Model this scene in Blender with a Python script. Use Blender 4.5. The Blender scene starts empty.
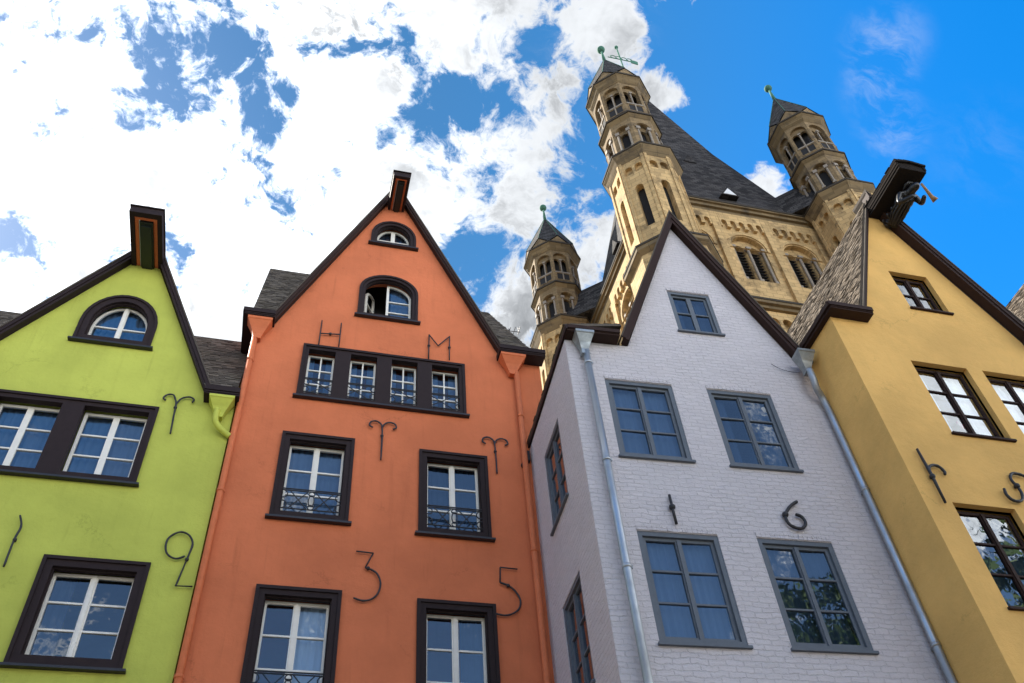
import bpy, bmesh, math, random
from mathutils import Vector, Matrix
from mathutils.geometry import tessellate_polygon
random.seed(7)
SC = bpy.context.scene
COL = SC.collection

# ------------------------------------------------------------------ camera
F_PX = 890.765
RX = (0.968962586, -0.0660367922, -0.238223948)   # image right  in (right, up, depth)
RY = (0.134107846, -0.669115373, 0.730958072)     # image down
RZ = (0.207669433, 0.740218724, 0.639491710)      # view direction
def w3(r): return Vector((r[0], r[2], r[1]))      # to world (x right, y depth, z up)
cam = bpy.data.cameras.new('camera')
cam.sensor_width = 36.0
cam.lens = F_PX / 1024 * 36.0
cam.clip_end = 3000
cam_o = bpy.data.objects.new('camera', cam)
COL.objects.link(cam_o)
ax, ay, az = w3(RX), -w3(RY), -w3(RZ)
m = Matrix((ax, ay, az)).transposed().to_4x4()
m.translation = Vector((0, 0, 1.6))
cam_o.matrix_world = m
SC.camera = cam_o

# ------------------------------------------------------------------ light
SUN_AZ, SUN_EL = math.radians(-40), math.radians(46)   # azimuth from +Y towards +X
SUN_DIR = Vector((math.sin(SUN_AZ) * math.cos(SUN_EL), math.cos(SUN_AZ) * math.cos(SUN_EL), math.sin(SUN_EL)))
sun = bpy.data.lights.new('sun', 'SUN')
sun.energy = 3.7
sun.angle = math.radians(0.53)
sun.color = (1.0, 0.94, 0.84)
sun_o = bpy.data.objects.new('sun', sun)
COL.objects.link(sun_o)
sun_o.rotation_euler = SUN_DIR.to_track_quat('Z', 'Y').to_euler()
sun_o.location = (0, 0, 90)

vs = SC.view_settings
vs.view_transform = 'Standard'
vs.look = 'None'
vs.exposure = 1.84
vs.gamma = 1.0
vs.use_curve_mapping = False

# ------------------------------------------------------------------ world: sky with broken clouds at infinity
class NT:
    """small helper to write node trees as expressions"""
    def __init__(s, tree):
        s.t = tree
    def n(s, typ, **kw):
        nd = s.t.nodes.new(typ)
        for k, v in kw.items(): setattr(nd, k, v)
        return nd
    def put(s, sock, v):
        if isinstance(v, bpy.types.NodeSocket): s.t.links.new(v, sock)
        elif v is not None: sock.default_value = v
    def math(s, op, a, b=None, c=None, clamp=False):
        nd = s.n('ShaderNodeMath', operation=op, use_clamp=clamp)
        for i, v in enumerate((a, b, c)):
            if v is not None: s.put(nd.inputs[i], v)
        return nd.outputs[0]
    def vmath(s, op, a, b=None, out=0):
        nd = s.n('ShaderNodeVectorMath', operation=op)
        s.put(nd.inputs[0], a)
        if b is not None: s.put(nd.inputs[1], b)
        return nd.outputs[out]
    def maprange(s, v, a, b, c=0.0, d=1.0, smooth=True):
        nd = s.n('ShaderNodeMapRange', interpolation_type='SMOOTHSTEP' if smooth else 'LINEAR')
        s.put(nd.inputs['Value'], v)
        nd.inputs['From Min'].default_value = a; nd.inputs['From Max'].default_value = b
        nd.inputs['To Min'].default_value = c; nd.inputs['To Max'].default_value = d
        return nd.outputs['Result']
    def noise(s, vec, scale, detail=4.0, rough=0.55, dist=0.0, out='Fac'):
        nd = s.n('ShaderNodeTexNoise')
        s.put(nd.inputs['Vector'], vec)
        nd.inputs['Scale'].default_value = scale; nd.inputs['Detail'].default_value = detail
        nd.inputs['Roughness'].default_value = rough; nd.inputs['Distortion'].default_value = dist
        return nd.outputs[out]
    def mix(s, fac, a, b, mode='MIX'):
        nd = s.n('ShaderNodeMix', data_type='RGBA', blend_type=mode)
        s.put(nd.inputs[0], fac); s.put(nd.inputs[6], a); s.put(nd.inputs[7], b)
        return nd.outputs[2]

world = bpy.data.worlds.new('World')
SC.world = world
world.use_nodes = True
W = NT(world.node_tree)
world.node_tree.nodes.clear()
sky = W.n('ShaderNodeTexSky', sky_type='NISHITA')
sky.sun_disc = False
sky.sun_elevation = SUN_EL
sky.sun_rotation = SUN_AZ
sky.air_density = 1.0
sky.dust_density = 0.25
sky.ozone_density = 3.0
hs = W.n('ShaderNodeHueSaturation')
hs.inputs['Saturation'].default_value = 1.37
hs.inputs['Value'].default_value = 0.98
W.put(hs.inputs['Color'], sky.outputs[0])
gen = W.n('ShaderNodeTexCoord').outputs['Generated']
sdot = W.vmath('DOT_PRODUCT', gen, tuple(SUN_DIR), out='Value')
# deepest blue a quarter-circle from the sun, paler and milkier towards it and on the far side
W.put(hs.inputs['Saturation'], W.math('SUBTRACT', W.maprange(sdot, 0.05, 0.30, 1.05, 1.40), W.maprange(sdot, 0.40, 0.88, 0.0, 0.10)))
W.put(hs.inputs['Hue'], W.maprange(sdot, 0.45, 0.88, 0.5, 0.489))
W.put(hs.inputs['Value'], W.maprange(sdot, 0.45, 0.92, 1.0, 0.44))

EAST_CLOUD = (0.62, -0.44, 0.65)
def dirpx(x, y):      # direction in which the photograph's cloud features were seen
    v = w3(RX) * (x - 512) + w3(RY) * (y - 341.5) + w3(RZ) * F_PX
    return v.normalized()
# (where in the sky, angular radius, amount of cloud)
BLOBS = [
    (40, 130, 250, .42), (20, 300, 200, .30), (260, 300, 150, .30), (330, 190, 110, .34), (230, 190, 70, .20), (60, 60, 120, .22),
    (370, 40, 90, .24), (300, 110, 60, .22), (300, 20, 45, .20), (420, 200, 90, .25), (470, 45, 60, .32), (540, 120, 60, .30), (535, 160, 60, .30), (500, 180, 60, .22),
    (600, 30, 42, .62), (625, 25, 34, .35), (662, 93, 26, .9), (683, 97, 16, .35), (590, 245, 38, .45), (525, 300, 48, .55), (540, 210, 40, .25),
    (768, 186, 32, 1.25), (885, 80, 55, .20), (890, 130, 40, .16),
    (195, 62, 62, -.66), (160, 100, 45, -.40), (232, 45, 40, -.42), (262, 105, 34, -.55), (268, 128, 22, -.30), (115, 108, 26, -.45), (150, 128, 20, -.18),
    (198, 42, 18, .42), (172, 66, 14, .34), (296, 24, 22, -.40), (310, 46, 16, -.36), (352, 42, 24, -.45), (380, 48, 18, -.35), (418, 50, 22, -.45), (440, 90, 34, -.46),
    (425, 112, 24, -.40), (357, 95, 16, -.30), (380, 145, 14, -.26), (475, 100, 28, -.30), (8, 235, 34, -.55), (36, 268, 22, -.40), (288, 222, 28, -.48), (306, 240, 16, -.30), (108, 160, 9, -.30),
    (168, 236, 14, -.28), (252, 290, 18, -.35), (462, 262, 46, -.62), (485, 250, 34, -.30), (480, 190, 22, -.36), (540, 52, 24, -.40),
    (590, 120, 34, -.40), (585, 180, 30, -.35), (560, 215, 20, -.22), (860, 160, 260, -.62), (720, 70, 110, -.45), (980, 330, 260, -.6), (1000, 60, 260, -.5), (680, 30, 30, -.3), (725, 140, 50, -.35),
]
pos = neg = big = None
for (x, y, r, a) in BLOBS:
    d = dirpx(x, y)
    dist = W.vmath('DISTANCE', gen, tuple(d), out='Value')
    rr = (dirpx(x + r, y) - d).length
    g = W.maprange(dist, rr * 1.45, 0.0, 0.0, abs(a) * (1.0 if a > 0 else 1.08))
    if a >= .5: big = g if big is None else W.math('ADD', big, g)
    elif a > 0: pos = g if pos is None else W.math('ADD', pos, g)
    else: neg = g if neg is None else W.math('ADD', neg, g)
acc = W.math('ADD', W.math('SUBTRACT', W.math('MINIMUM', pos, 0.31), neg), big)
# outside the remembered part of the sky: a broken cloud field, clear towards the east
east = W.vmath('DOT_PRODUCT', gen, (0.35, -0.9, 0.25), out='Value')
acc = W.math('ADD', acc, W.maprange(east, -0.1, 0.6, 0.0, -0.55))
# a bright cloud in the east, the one mirrored in the upper panes of the yellow house
dist = W.vmath('DISTANCE', gen, EAST_CLOUD, out='Value')
acc = W.math('ADD', acc, W.maprange(dist, 0.36, 0.10, 0.0, 1.1))
dist = W.vmath('DISTANCE', gen, (0.0, -0.12, 0.993), out='Value')      # unseen overhead cloud added to light the facades
acc = W.math('ADD', acc, W.maprange(dist, 0.62, 0.20, 0.0, 0.9))
sep = W.n('ShaderNodeSeparateXYZ'); W.put(sep.inputs[0], gen)           # unseen low eastern cloud bank added to brighten the upper facades
low = W.math('MULTIPLY', W.maprange(sep.outputs[2], 0.42, 0.26), W.maprange(sep.outputs[1], 0.0, -0.35))
acc = W.math('ADD', acc, W.math('MULTIPLY', low, 1.5))
warp = W.noise(gen, 7.0, 4.0, 0.6, out='Color')
wv = W.vmath('SCALE', W.vmath('SUBTRACT', warp, (0.5, 0.5, 0.5)))
wv.node.inputs['Scale'].default_value = 0.09
gw = W.vmath('ADD', gen, wv)
n1 = W.noise(gw, 8.0, 12.0, 0.62)
n2 = W.noise(gw, 26.0, 10.0, 0.66)
n3 = W.noise(gen, 75.0, 8.0, 0.7)
base = W.math('ADD', W.math('MULTIPLY', W.math('SUBTRACT', n1, 0.5), 2.5), W.math('MULTIPLY', W.math('SUBTRACT', n2, 0.5), 2.6))
base = W.math('ADD', base, W.math('MULTIPLY', W.math('SUBTRACT', n3, 0.5), 0.35))
dens = W.math('ADD', base, acc)
mask = W.maprange(dens, -0.24, 0.30)
wst = W.n('ShaderNodeMapping'); wst.inputs['Scale'].default_value = (1.0, 2.2, 1.0); W.put(wst.inputs['Vector'], gw)
wn = W.maprange(W.noise(wst.outputs[0], 15.0, 10.0, 0.65), 0.40, 0.72)
wisp = None
for (x, y, r, a) in ((885, 45, 40, .34), (878, 85, 34, .30), (892, 128, 34, .36), (588, 30, 60, .3), (980, 150, 60, .06)):
    d = dirpx(x, y); rr = (dirpx(x + r, y) - d).length
    g = W.maprange(W.vmath('DISTANCE', gen, tuple(d), out='Value'), rr * 1.5, 0.0, 0.0, a)
    wisp = g if wisp is None else W.math('ADD', wisp, g)
mask = W.math('MAXIMUM', mask, W.math('MULTIPLY', wisp, wn))
thick = W.maprange(dens, 0.04, 0.50)
# cloud brightness: dazzling round the sun, grey bellies where thick and away from it
glow = W.maprange(sdot, 0.76, 0.985)
belly = W.noise(gw, 9.0, 7.0, 0.6)
cb = W.math('SUBTRACT', 1.0, W.math('MULTIPLY', W.maprange(belly, 0.40, 0.66), W.math('MULTIPLY', thick, 0.58)))
cb = W.math('SUBTRACT', cb, W.math('MULTIPLY', W.math('SUBTRACT', n2, 0.45), 0.35))
cb = W.math('MULTIPLY', cb, W.math('ADD', 2.70, W.math('MULTIPLY', glow, 4.5)))
cb = W.math('MULTIPLY', cb, W.maprange(sdot, 0.25, -0.45, 1.0, 5.8))      # unseen clouds opposite the sun boosted to brighten the facades
cc = W.n('ShaderNodeCombineXYZ')
W.put(cc.inputs[0], W.math('MULTIPLY', cb, 0.97)); W.put(cc.inputs[1], cb); W.put(cc.inputs[2], W.math('MULTIPLY', cb, 1.03))
skyc = W.mix(W.math('MULTIPLY', mask, 0.97), hs.outputs[0], cc.outputs[0])
bg = W.n('ShaderNodeBackground')
W.put(bg.inputs['Color'], skyc)
bg.inputs['Strength'].default_value = 0.10
wo = W.n('ShaderNodeOutputWorld')
W.put(wo.inputs['Surface'], bg.outputs[0])

# ------------------------------------------------------------------ materials
def new_mat(name):
    mt = bpy.data.materials.new(name); mt.use_nodes = True
    mt.node_tree.nodes.clear()
    T = NT(mt.node_tree)
    p = T.n('ShaderNodeBsdfPrincipled'); o = T.n('ShaderNodeOutputMaterial')
    T.put(o.inputs['Surface'], p.outputs[0])
    return mt, T, p
def rgb(c): return (c[0], c[1], c[2], 1.0)
def scale(c, k): return (c[0] * k, c[1] * k, c[2] * k)
def bump(T, p, h, strength, dist=0.01):
    b = T.n('ShaderNodeBump'); b.inputs['Strength'].default_value = strength; b.inputs['Distance'].default_value = dist
    T.put(b.inputs['Height'], h); T.put(p.inputs['Normal'], b.outputs[0])

def stucco(name, c, var=0.10, streak=0.10):
    mt, T, p = new_mat(name)
    tc = T.n('ShaderNodeTexCoord'); ob = tc.outputs['Object']
    big = T.maprange(T.noise(ob, 0.7, 6, 0.6), 0.3, 0.7)
    col = T.mix(big, rgb(scale(c, 1 - var)), rgb(scale(c, 1 + var * .5)))
    mp = T.n('ShaderNodeMapping'); mp.inputs['Scale'].default_value = (3.2, 3.2, 0.28); T.put(mp.inputs['Vector'], ob)
    st = T.maprange(T.noise(mp.outputs[0], 1.6, 5, 0.6), 0.52, 0.78)
    col = T.mix(T.math('MULTIPLY', st, streak), col, rgb((c[0] * .45, c[1] * .42, c[2] * .42)))
    sp = T.maprange(T.noise(ob, 26.0, 3, 0.6), 0.66, 0.8)
    col = T.mix(T.math('MULTIPLY', sp, 0.10), col, rgb(scale(c, .5)))
    vo = T.n('ShaderNodeTexVoronoi'); vo.feature = 'DISTANCE_TO_EDGE'; vo.inputs['Scale'].default_value = 0.55
    wc = T.vmath('SCALE', T.noise(ob, 2.5, 6, 0.7, out='Color')); wc.node.inputs['Scale'].default_value = 0.9
    T.put(vo.inputs['Vector'], T.vmath('ADD', ob, wc))
    crack = T.math('MULTIPLY', T.maprange(vo.outputs['Distance'], 0.010, 0.002), T.maprange(T.noise(ob, 0.9, 3, 0.5), 0.50, 0.62))
    col = T.mix(T.math('MULTIPLY', crack, 0.30), col, rgb(scale(c, .40)))
    mp2 = T.n('ShaderNodeMapping'); mp2.inputs['Scale'].default_value = (9.0, 9.0, 0.55); T.put(mp2.inputs['Vector'], ob)
    drip = T.math('MULTIPLY', T.maprange(T.noise(mp2.outputs[0], 1.3, 4, 0.55), 0.58, 0.74), T.maprange(T.noise(ob, 0.55, 3, 0.5), 0.42, 0.62))
    col = T.mix(T.math('MULTIPLY', drip, streak * 1.1), col, rgb((c[0] * .42, c[1] * .40, c[2] * .40)))
    T.put(p.inputs['Base Color'], col)
    p.inputs['Roughness'].default_value = 0.92
    p.inputs['Specular IOR Level'].default_value = 0.2
    h = T.math('ADD', T.math('MULTIPLY', T.noise(ob, 5.5, 5, 0.65), 1.0), T.math('MULTIPLY', T.noise(ob, 70.0, 3, 0.7), 0.22))
    bump(T, p, h, 0.75, 0.022)
    return mt

def bricks(name, c, cm, bw, bh, mortar, strength, var=0.06, dark=0.5, rough=0.8, dirt=(0.3, 0.28, 0.26), dirt_amt=0.2, dirt_scale=1.2, wob=.05, spec=.3, lines=0.0):
    mt, T, p = new_mat(name)
    tc = T.n('ShaderNodeTexCoord'); uv = tc.outputs['UV']; ob = tc.outputs['Object']
    wb = T.vmath('SCALE', T.vmath('SUBTRACT', T.noise(ob, 4.0, 4, 0.7, out='Color'), (.5, .5, .5)))
    wb.node.inputs['Scale'].default_value = wob
    uvw = T.vmath('ADD', uv, wb)
    br = T.n('ShaderNodeTexBrick'); br.offset = 0.5
    T.put(br.inputs['Vector'], uvw)
    br.inputs['Scale'].default_value = 1.0
    br.inputs['Brick Width'].default_value = bw; br.inputs['Row Height'].default_value = bh
    br.inputs['Mortar Size'].default_value = mortar; br.inputs['Mortar Smooth'].default_value = 0.6
    br.inputs['Bias'].default_value = 0.0
    br.inputs['Color1'].default_value = rgb(scale(c, 1 - var)); br.inputs['Color2'].default_value = rgb(scale(c, 1 + var))
    br.inputs['Mortar'].default_value = rgb(cm)
    big = T.maprange(T.noise(ob, dirt_scale, 8, 0.65, 0.4), 0.48, 0.74)
    col = T.mix(T.math('MULTIPLY', big, dirt_amt), br.outputs['Color'], rgb(dirt))
    T.put(p.inputs['Base Color'], col)
    p.inputs['Roughness'].default_value = rough
    p.inputs['Specular IOR Level'].default_value = spec
    gate = T.maprange(T.noise(ob, 1.7, 4, 0.6), 0.25, 0.7, 0.25, 1.0)
    h = T.math('ADD', T.math('MULTIPLY', T.math('MULTIPLY', T.math('SUBTRACT', 1.0, br.outputs['Fac']), gate), 0.8), T.math('MULTIPLY', T.noise(ob, 18.0, 5, 0.7), dark))
    if lines:
        mp = T.n('ShaderNodeMapping'); mp.inputs['Scale'].default_value = (2.2, 26.0, 1.0); T.put(mp.inputs['Vector'], uvw)
        h = T.math('ADD', h, T.math('MULTIPLY', T.noise(mp.outputs[0], 1.0, 4, 0.6), lines))
    bump(T, p, h, strength, 0.02)
    return mt

def painted(name, c, rough=0.5, grain=0.0, spec=0.5, wear=0.12):
    mt, T, p = new_mat(name)
    ob = T.n('ShaderNodeTexCoord').outputs['Object']
    n = T.maprange(T.noise(ob, 9.0, 6, 0.65), 0.35, 0.75)
    col = T.mix(T.math('MULTIPLY', n, wear * 2), rgb(scale(c, 1.1)), rgb(scale(c, 0.55)))
    T.put(p.inputs['Base Color'], col)
    p.inputs['Roughness'].default_value = rough
    p.inputs['Specular IOR Level'].default_value = spec
    bump(T, p, T.noise(ob, 40.0, 4, 0.6), 0.18 + grain, 0.006)
    return mt

def metal(name, c, rough=0.3, sc=3.0):
    mt, T, p = new_mat(name)
    ob = T.n('ShaderNodeTexCoord').outputs['Object']
    n = T.noise(ob, sc, 5, 0.6)
    T.put(p.inputs['Base Color'], T.mix(T.maprange(n, 0.35, 0.7), rgb(scale(c, 1.05)), rgb(scale(c, 0.80))))
    p.inputs['Metallic'].default_value = 1.0
    T.put(p.inputs['Roughness'], T.maprange(n, 0.3, 0.7, rough * .8, rough * 1.4))
    return mt

def slate(name, c1, c2, moss=(0.10, 0.09, 0.06), rough=0.75, spec=0.25):
    mt, T, p = new_mat(name)
    geo = T.n('ShaderNodeNewGeometry'); ob = T.n('ShaderNodeTexCoord').outputs['Object']
    col = T.mix(geo.outputs['Random Per Island'], rgb(c1), rgb(c2))
    m2 = T.maprange(T.noise(ob, 2.2, 7, 0.65), 0.5, 0.75)
    col = T.mix(T.math('MULTIPLY', m2, 0.45), col, rgb(moss))
    T.put(p.inputs['Base Color'], col)
    p.inputs['Roughness'].default_value = rough
    p.inputs['Specular IOR Level'].default_value = spec
    bump(T, p, T.noise(ob, 30.0, 5, 0.7), 0.6, 0.01)
    return mt

def slate_sheet(name, c, bw, bh, tint=(.12, .12, .12)):
    return bricks(name, c, scale(c, .30), bw, bh, 0.025, 1.0, var=.6, dark=.4, rough=.85, spec=.1, dirt=tint, dirt_amt=.4, dirt_scale=.6)

def glass_mat(name, tint, refl=0.22, ior=1.6):
    mt = bpy.data.materials.new(name); mt.use_nodes = True
    mt.node_tree.nodes.clear(); T = NT(mt.node_tree)
    o = T.n('ShaderNodeOutputMaterial')
    tr = T.n('ShaderNodeBsdfTransparent'); tr.inputs['Color'].default_value = rgb(tint)
    gl = T.n('ShaderNodeBsdfGlossy'); gl.inputs['Roughness'].default_value = 0.015
    gl.inputs['Color'].default_value = (0.93, 0.97, 1.0, 1)
    ob = T.n('ShaderNodeTexCoord').outputs['Object']
    b = T.n('ShaderNodeBump'); b.inputs['Strength'].default_value = 0.09; b.inputs['Distance'].default_value = 0.05
    T.put(b.inputs['Height'], T.noise(ob, 2.6, 2, 0.5)); T.put(gl.inputs['Normal'], b.outputs[0])
    lw = T.n('ShaderNodeLayerWeight'); lw.inputs['Blend'].default_value = 0.5
    fac = T.math('ADD', T.math('MULTIPLY', T.math('POWER', lw.outputs['Facing'], 3.5), 0.9), refl, clamp=True)
    mx = T.n('ShaderNodeMixShader')
    T.put(mx.inputs[0], fac); T.put(mx.inputs[1], tr.outputs[0]); T.put(mx.inputs[2], gl.outputs[0])
    T.put(o.inputs['Surface'], mx.outputs[0])
    return mt

M = {}
M['green'] = stucco('green_stucco', (0.490, 0.520, 0.095), streak=.18, var=.13)
M['orange'] = stucco('orange_stucco', (0.625, 0.178, 0.077), streak=.20, var=.13)
M['yellow'] = stucco('yellow_stucco', (0.800, 0.470, 0.145), streak=.10, var=.13)
M['white'] = bricks('white_painted_brick', (0.625, 0.58, 0.59), (0.56, 0.52, 0.53), 0.25, 0.083, 0.012, 0.8, var=.03, dark=1.1, dirt=(.50, .48, .49), dirt_amt=.30, wob=.13, lines=1.0)
M['dark'] = painted('dark_brown_paint', (0.026, 0.017, 0.017), 0.65, spec=.14)
M['brown'] = painted('brown_wood_paint', (0.034, 0.018, 0.014), 0.65, spec=.14)
M['cream'] = painted('cream_window_paint', (0.72, 0.68, 0.60), 0.4, wear=.07)
M['grey_frame'] = painted('blue_grey_window_paint', (0.115, 0.132, 0.155), 0.6, spec=.25)
M['iron'] = painted('black_iron', (0.014, 0.013, 0.016), 0.5)
M['orange_paint'] = painted('orange_pipe_paint', (0.58, 0.155, 0.060), 0.6, spec=.2)
M['green_paint'] = painted('green_pipe_paint', (0.47, 0.50, 0.080), 0.6, spec=.2)
M['beam_green'] = painted('dark_green_paint', (0.008, 0.014, 0.012), 0.5)
M['pale'] = painted('pale_trim_paint', (0.6, 0.6, 0.58), 0.45)
M['zinc'] = metal('zinc', (0.46, 0.48, 0.50), 0.45, 1.2)
M['zinc_dull'] = metal('weathered_zinc', (0.36, 0.38, 0.38), 0.5)
M['copper'] = painted('green_copper', (0.055, 0.15, 0.105), 0.8, spec=.2)
M['gold'] = painted('gilded_wood', (0.26, 0.15, 0.06), 0.5)
M['carved'] = painted('black_carved_wood', (0.012, 0.011, 0.012), 0.32, grain=.4)
M['slate_dark'] = slate('dark_slate', (0.060, 0.050, 0.042), (0.155, 0.130, 0.105), rough=.9, spec=.08)
M['slate_tan'] = slate('weathered_slate', (0.040, 0.033, 0.027), (0.185, 0.15, 0.115), moss=(.11, .085, .06), rough=.95, spec=.08)
M['spire'] = slate_sheet('spire_slate', (0.046, 0.042, 0.040), 0.5, 0.3, (.03, .03, .03))
M['turret_slate'] = slate_sheet('turret_slate', (0.052, 0.049, 0.048), 0.35, 0.22, (.03, .03, .03))
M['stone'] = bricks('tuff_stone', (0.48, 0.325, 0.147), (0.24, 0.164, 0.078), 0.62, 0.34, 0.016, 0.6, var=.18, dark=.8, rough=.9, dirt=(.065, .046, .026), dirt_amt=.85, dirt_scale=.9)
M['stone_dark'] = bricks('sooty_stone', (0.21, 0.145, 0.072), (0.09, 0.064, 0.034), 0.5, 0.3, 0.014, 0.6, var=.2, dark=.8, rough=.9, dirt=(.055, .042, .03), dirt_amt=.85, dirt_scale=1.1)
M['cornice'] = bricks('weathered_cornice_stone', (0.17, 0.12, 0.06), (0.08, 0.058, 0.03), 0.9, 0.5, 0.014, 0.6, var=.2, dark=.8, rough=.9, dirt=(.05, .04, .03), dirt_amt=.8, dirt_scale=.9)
M['colonnette'] = painted('pale_column_stone', (0.24, 0.20, 0.155), 0.8, wear=.3)
M['louvre'] = painted('dark_louvre', (0.022, 0.020, 0.020), 0.7)
M['shade_black'] = painted('unlit_inside_black', (0.012, 0.011, 0.011), 0.9)  # near-black colour standing for the shade inside rooms and openings
M['glass'] = glass_mat('window_glass', (0.48, 0.57, 0.66), 0.125, 1.55)
M['glass_clear'] = glass_mat('window_glass_clear', (0.86, 0.9, 0.92), 0.16, 1.55)
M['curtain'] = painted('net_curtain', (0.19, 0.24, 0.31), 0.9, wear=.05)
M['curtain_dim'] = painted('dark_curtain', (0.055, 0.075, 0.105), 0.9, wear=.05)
M['blind'] = painted('blind_and_cloud_white', (0.80, 0.80, 0.80), 0.9, wear=.04)
M['leaf'] = slate('leaf', (0.035, 0.075, 0.014), (0.085, 0.135, 0.03), moss=(.05, .09, .02), rough=.55, spec=.4)
M['bark'] = painted('bark', (0.11, 0.085, 0.06), 0.9, grain=.6, wear=.3)
M['hood_black'] = painted('weathered_black_wood', (0.022, 0.018, 0.016), 0.95, spec=.04, grain=.4)
M['ledge_dark'] = painted('dark_ledge_paint', (0.055, 0.047, 0.038), 0.9, spec=.1, wear=.3)
M['red'] = painted('red_petal', (0.5, 0.03, 0.03), .6)
M['paving'] = bricks('stone_paving', (0.13, 0.122, 0.112), (0.07, 0.065, 0.06), 0.3, 0.2, 0.012, 0.5, var=.15, dark=.5, rough=.85)

# ------------------------------------------------------------------ mesh builder
def arch(u0, u1, z0, zs, zt, n=12):
    """opening with vertical sides up to zs and a (half-elliptic) arch to zt; counter-clockwise"""
    c, r = (u0 + u1) / 2, (u1 - u0) / 2
    pts = [(u0, z0), (u1, z0)]
    for i in range(n + 1):
        t = math.pi * i / n
        pts.append((c + r * math.cos(t), zs + (zt - zs) * math.sin(t)))
    return pts
def rect(u0, u1, z0, z1): return [(u0, z0), (u1, z0), (u1, z1), (u0, z1)]
def clip(poly, u0, u1, z0, z1):
    def half(P, f):
        out = []
        for i in range(len(P)):
            a, b = P[i], P[(i + 1) % len(P)]
            fa, fb = f(a), f(b)
            if fa >= 0: out.append(a)
            if (fa >= 0) != (fb >= 0):
                t = fa / (fa - fb); out.append((a[0] + (b[0] - a[0]) * t, a[1] + (b[1] - a[1]) * t))
        return out
    for f in (lambda p: p[0] - u0, lambda p: u1 - p[0], lambda p: p[1] - z0, lambda p: z1 - p[1]):
        poly = half(poly, f)
        if not poly: return []
    q = []
    for p in poly:
        if not q or (abs(p[0] - q[-1][0]) + abs(p[1] - q[-1][1])) > 1e-4: q.append(p)
    if len(q) > 1 and abs(q[0][0] - q[-1][0]) + abs(q[0][1] - q[-1][1]) < 1e-4: q.pop()
    return q if len(q) >= 3 else []
FRONT = lambda u, z, d: (u, d, z)         # facade: d = depth into the building
LEFT = lambda u, z, d: (d, u, z)          # a left-hand side wall, u runs backwards

def rect_ring(m, x0, x1, y0, y1, prof):
    rings = []
    for o, z in prof:
        i = len(m.v); m.v += [(x0 - o, y0 - o, z), (x1 + o, y0 - o, z), (x1 + o, y1 + o, z), (x0 - o, y1 + o, z)]; rings.append(i)
    for a, b in zip(rings, rings[1:] + rings[:1]):
        for q in range(4): m.f.append((a + q, a + (q + 1) % 4, b + (q + 1) % 4, b + q))

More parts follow.
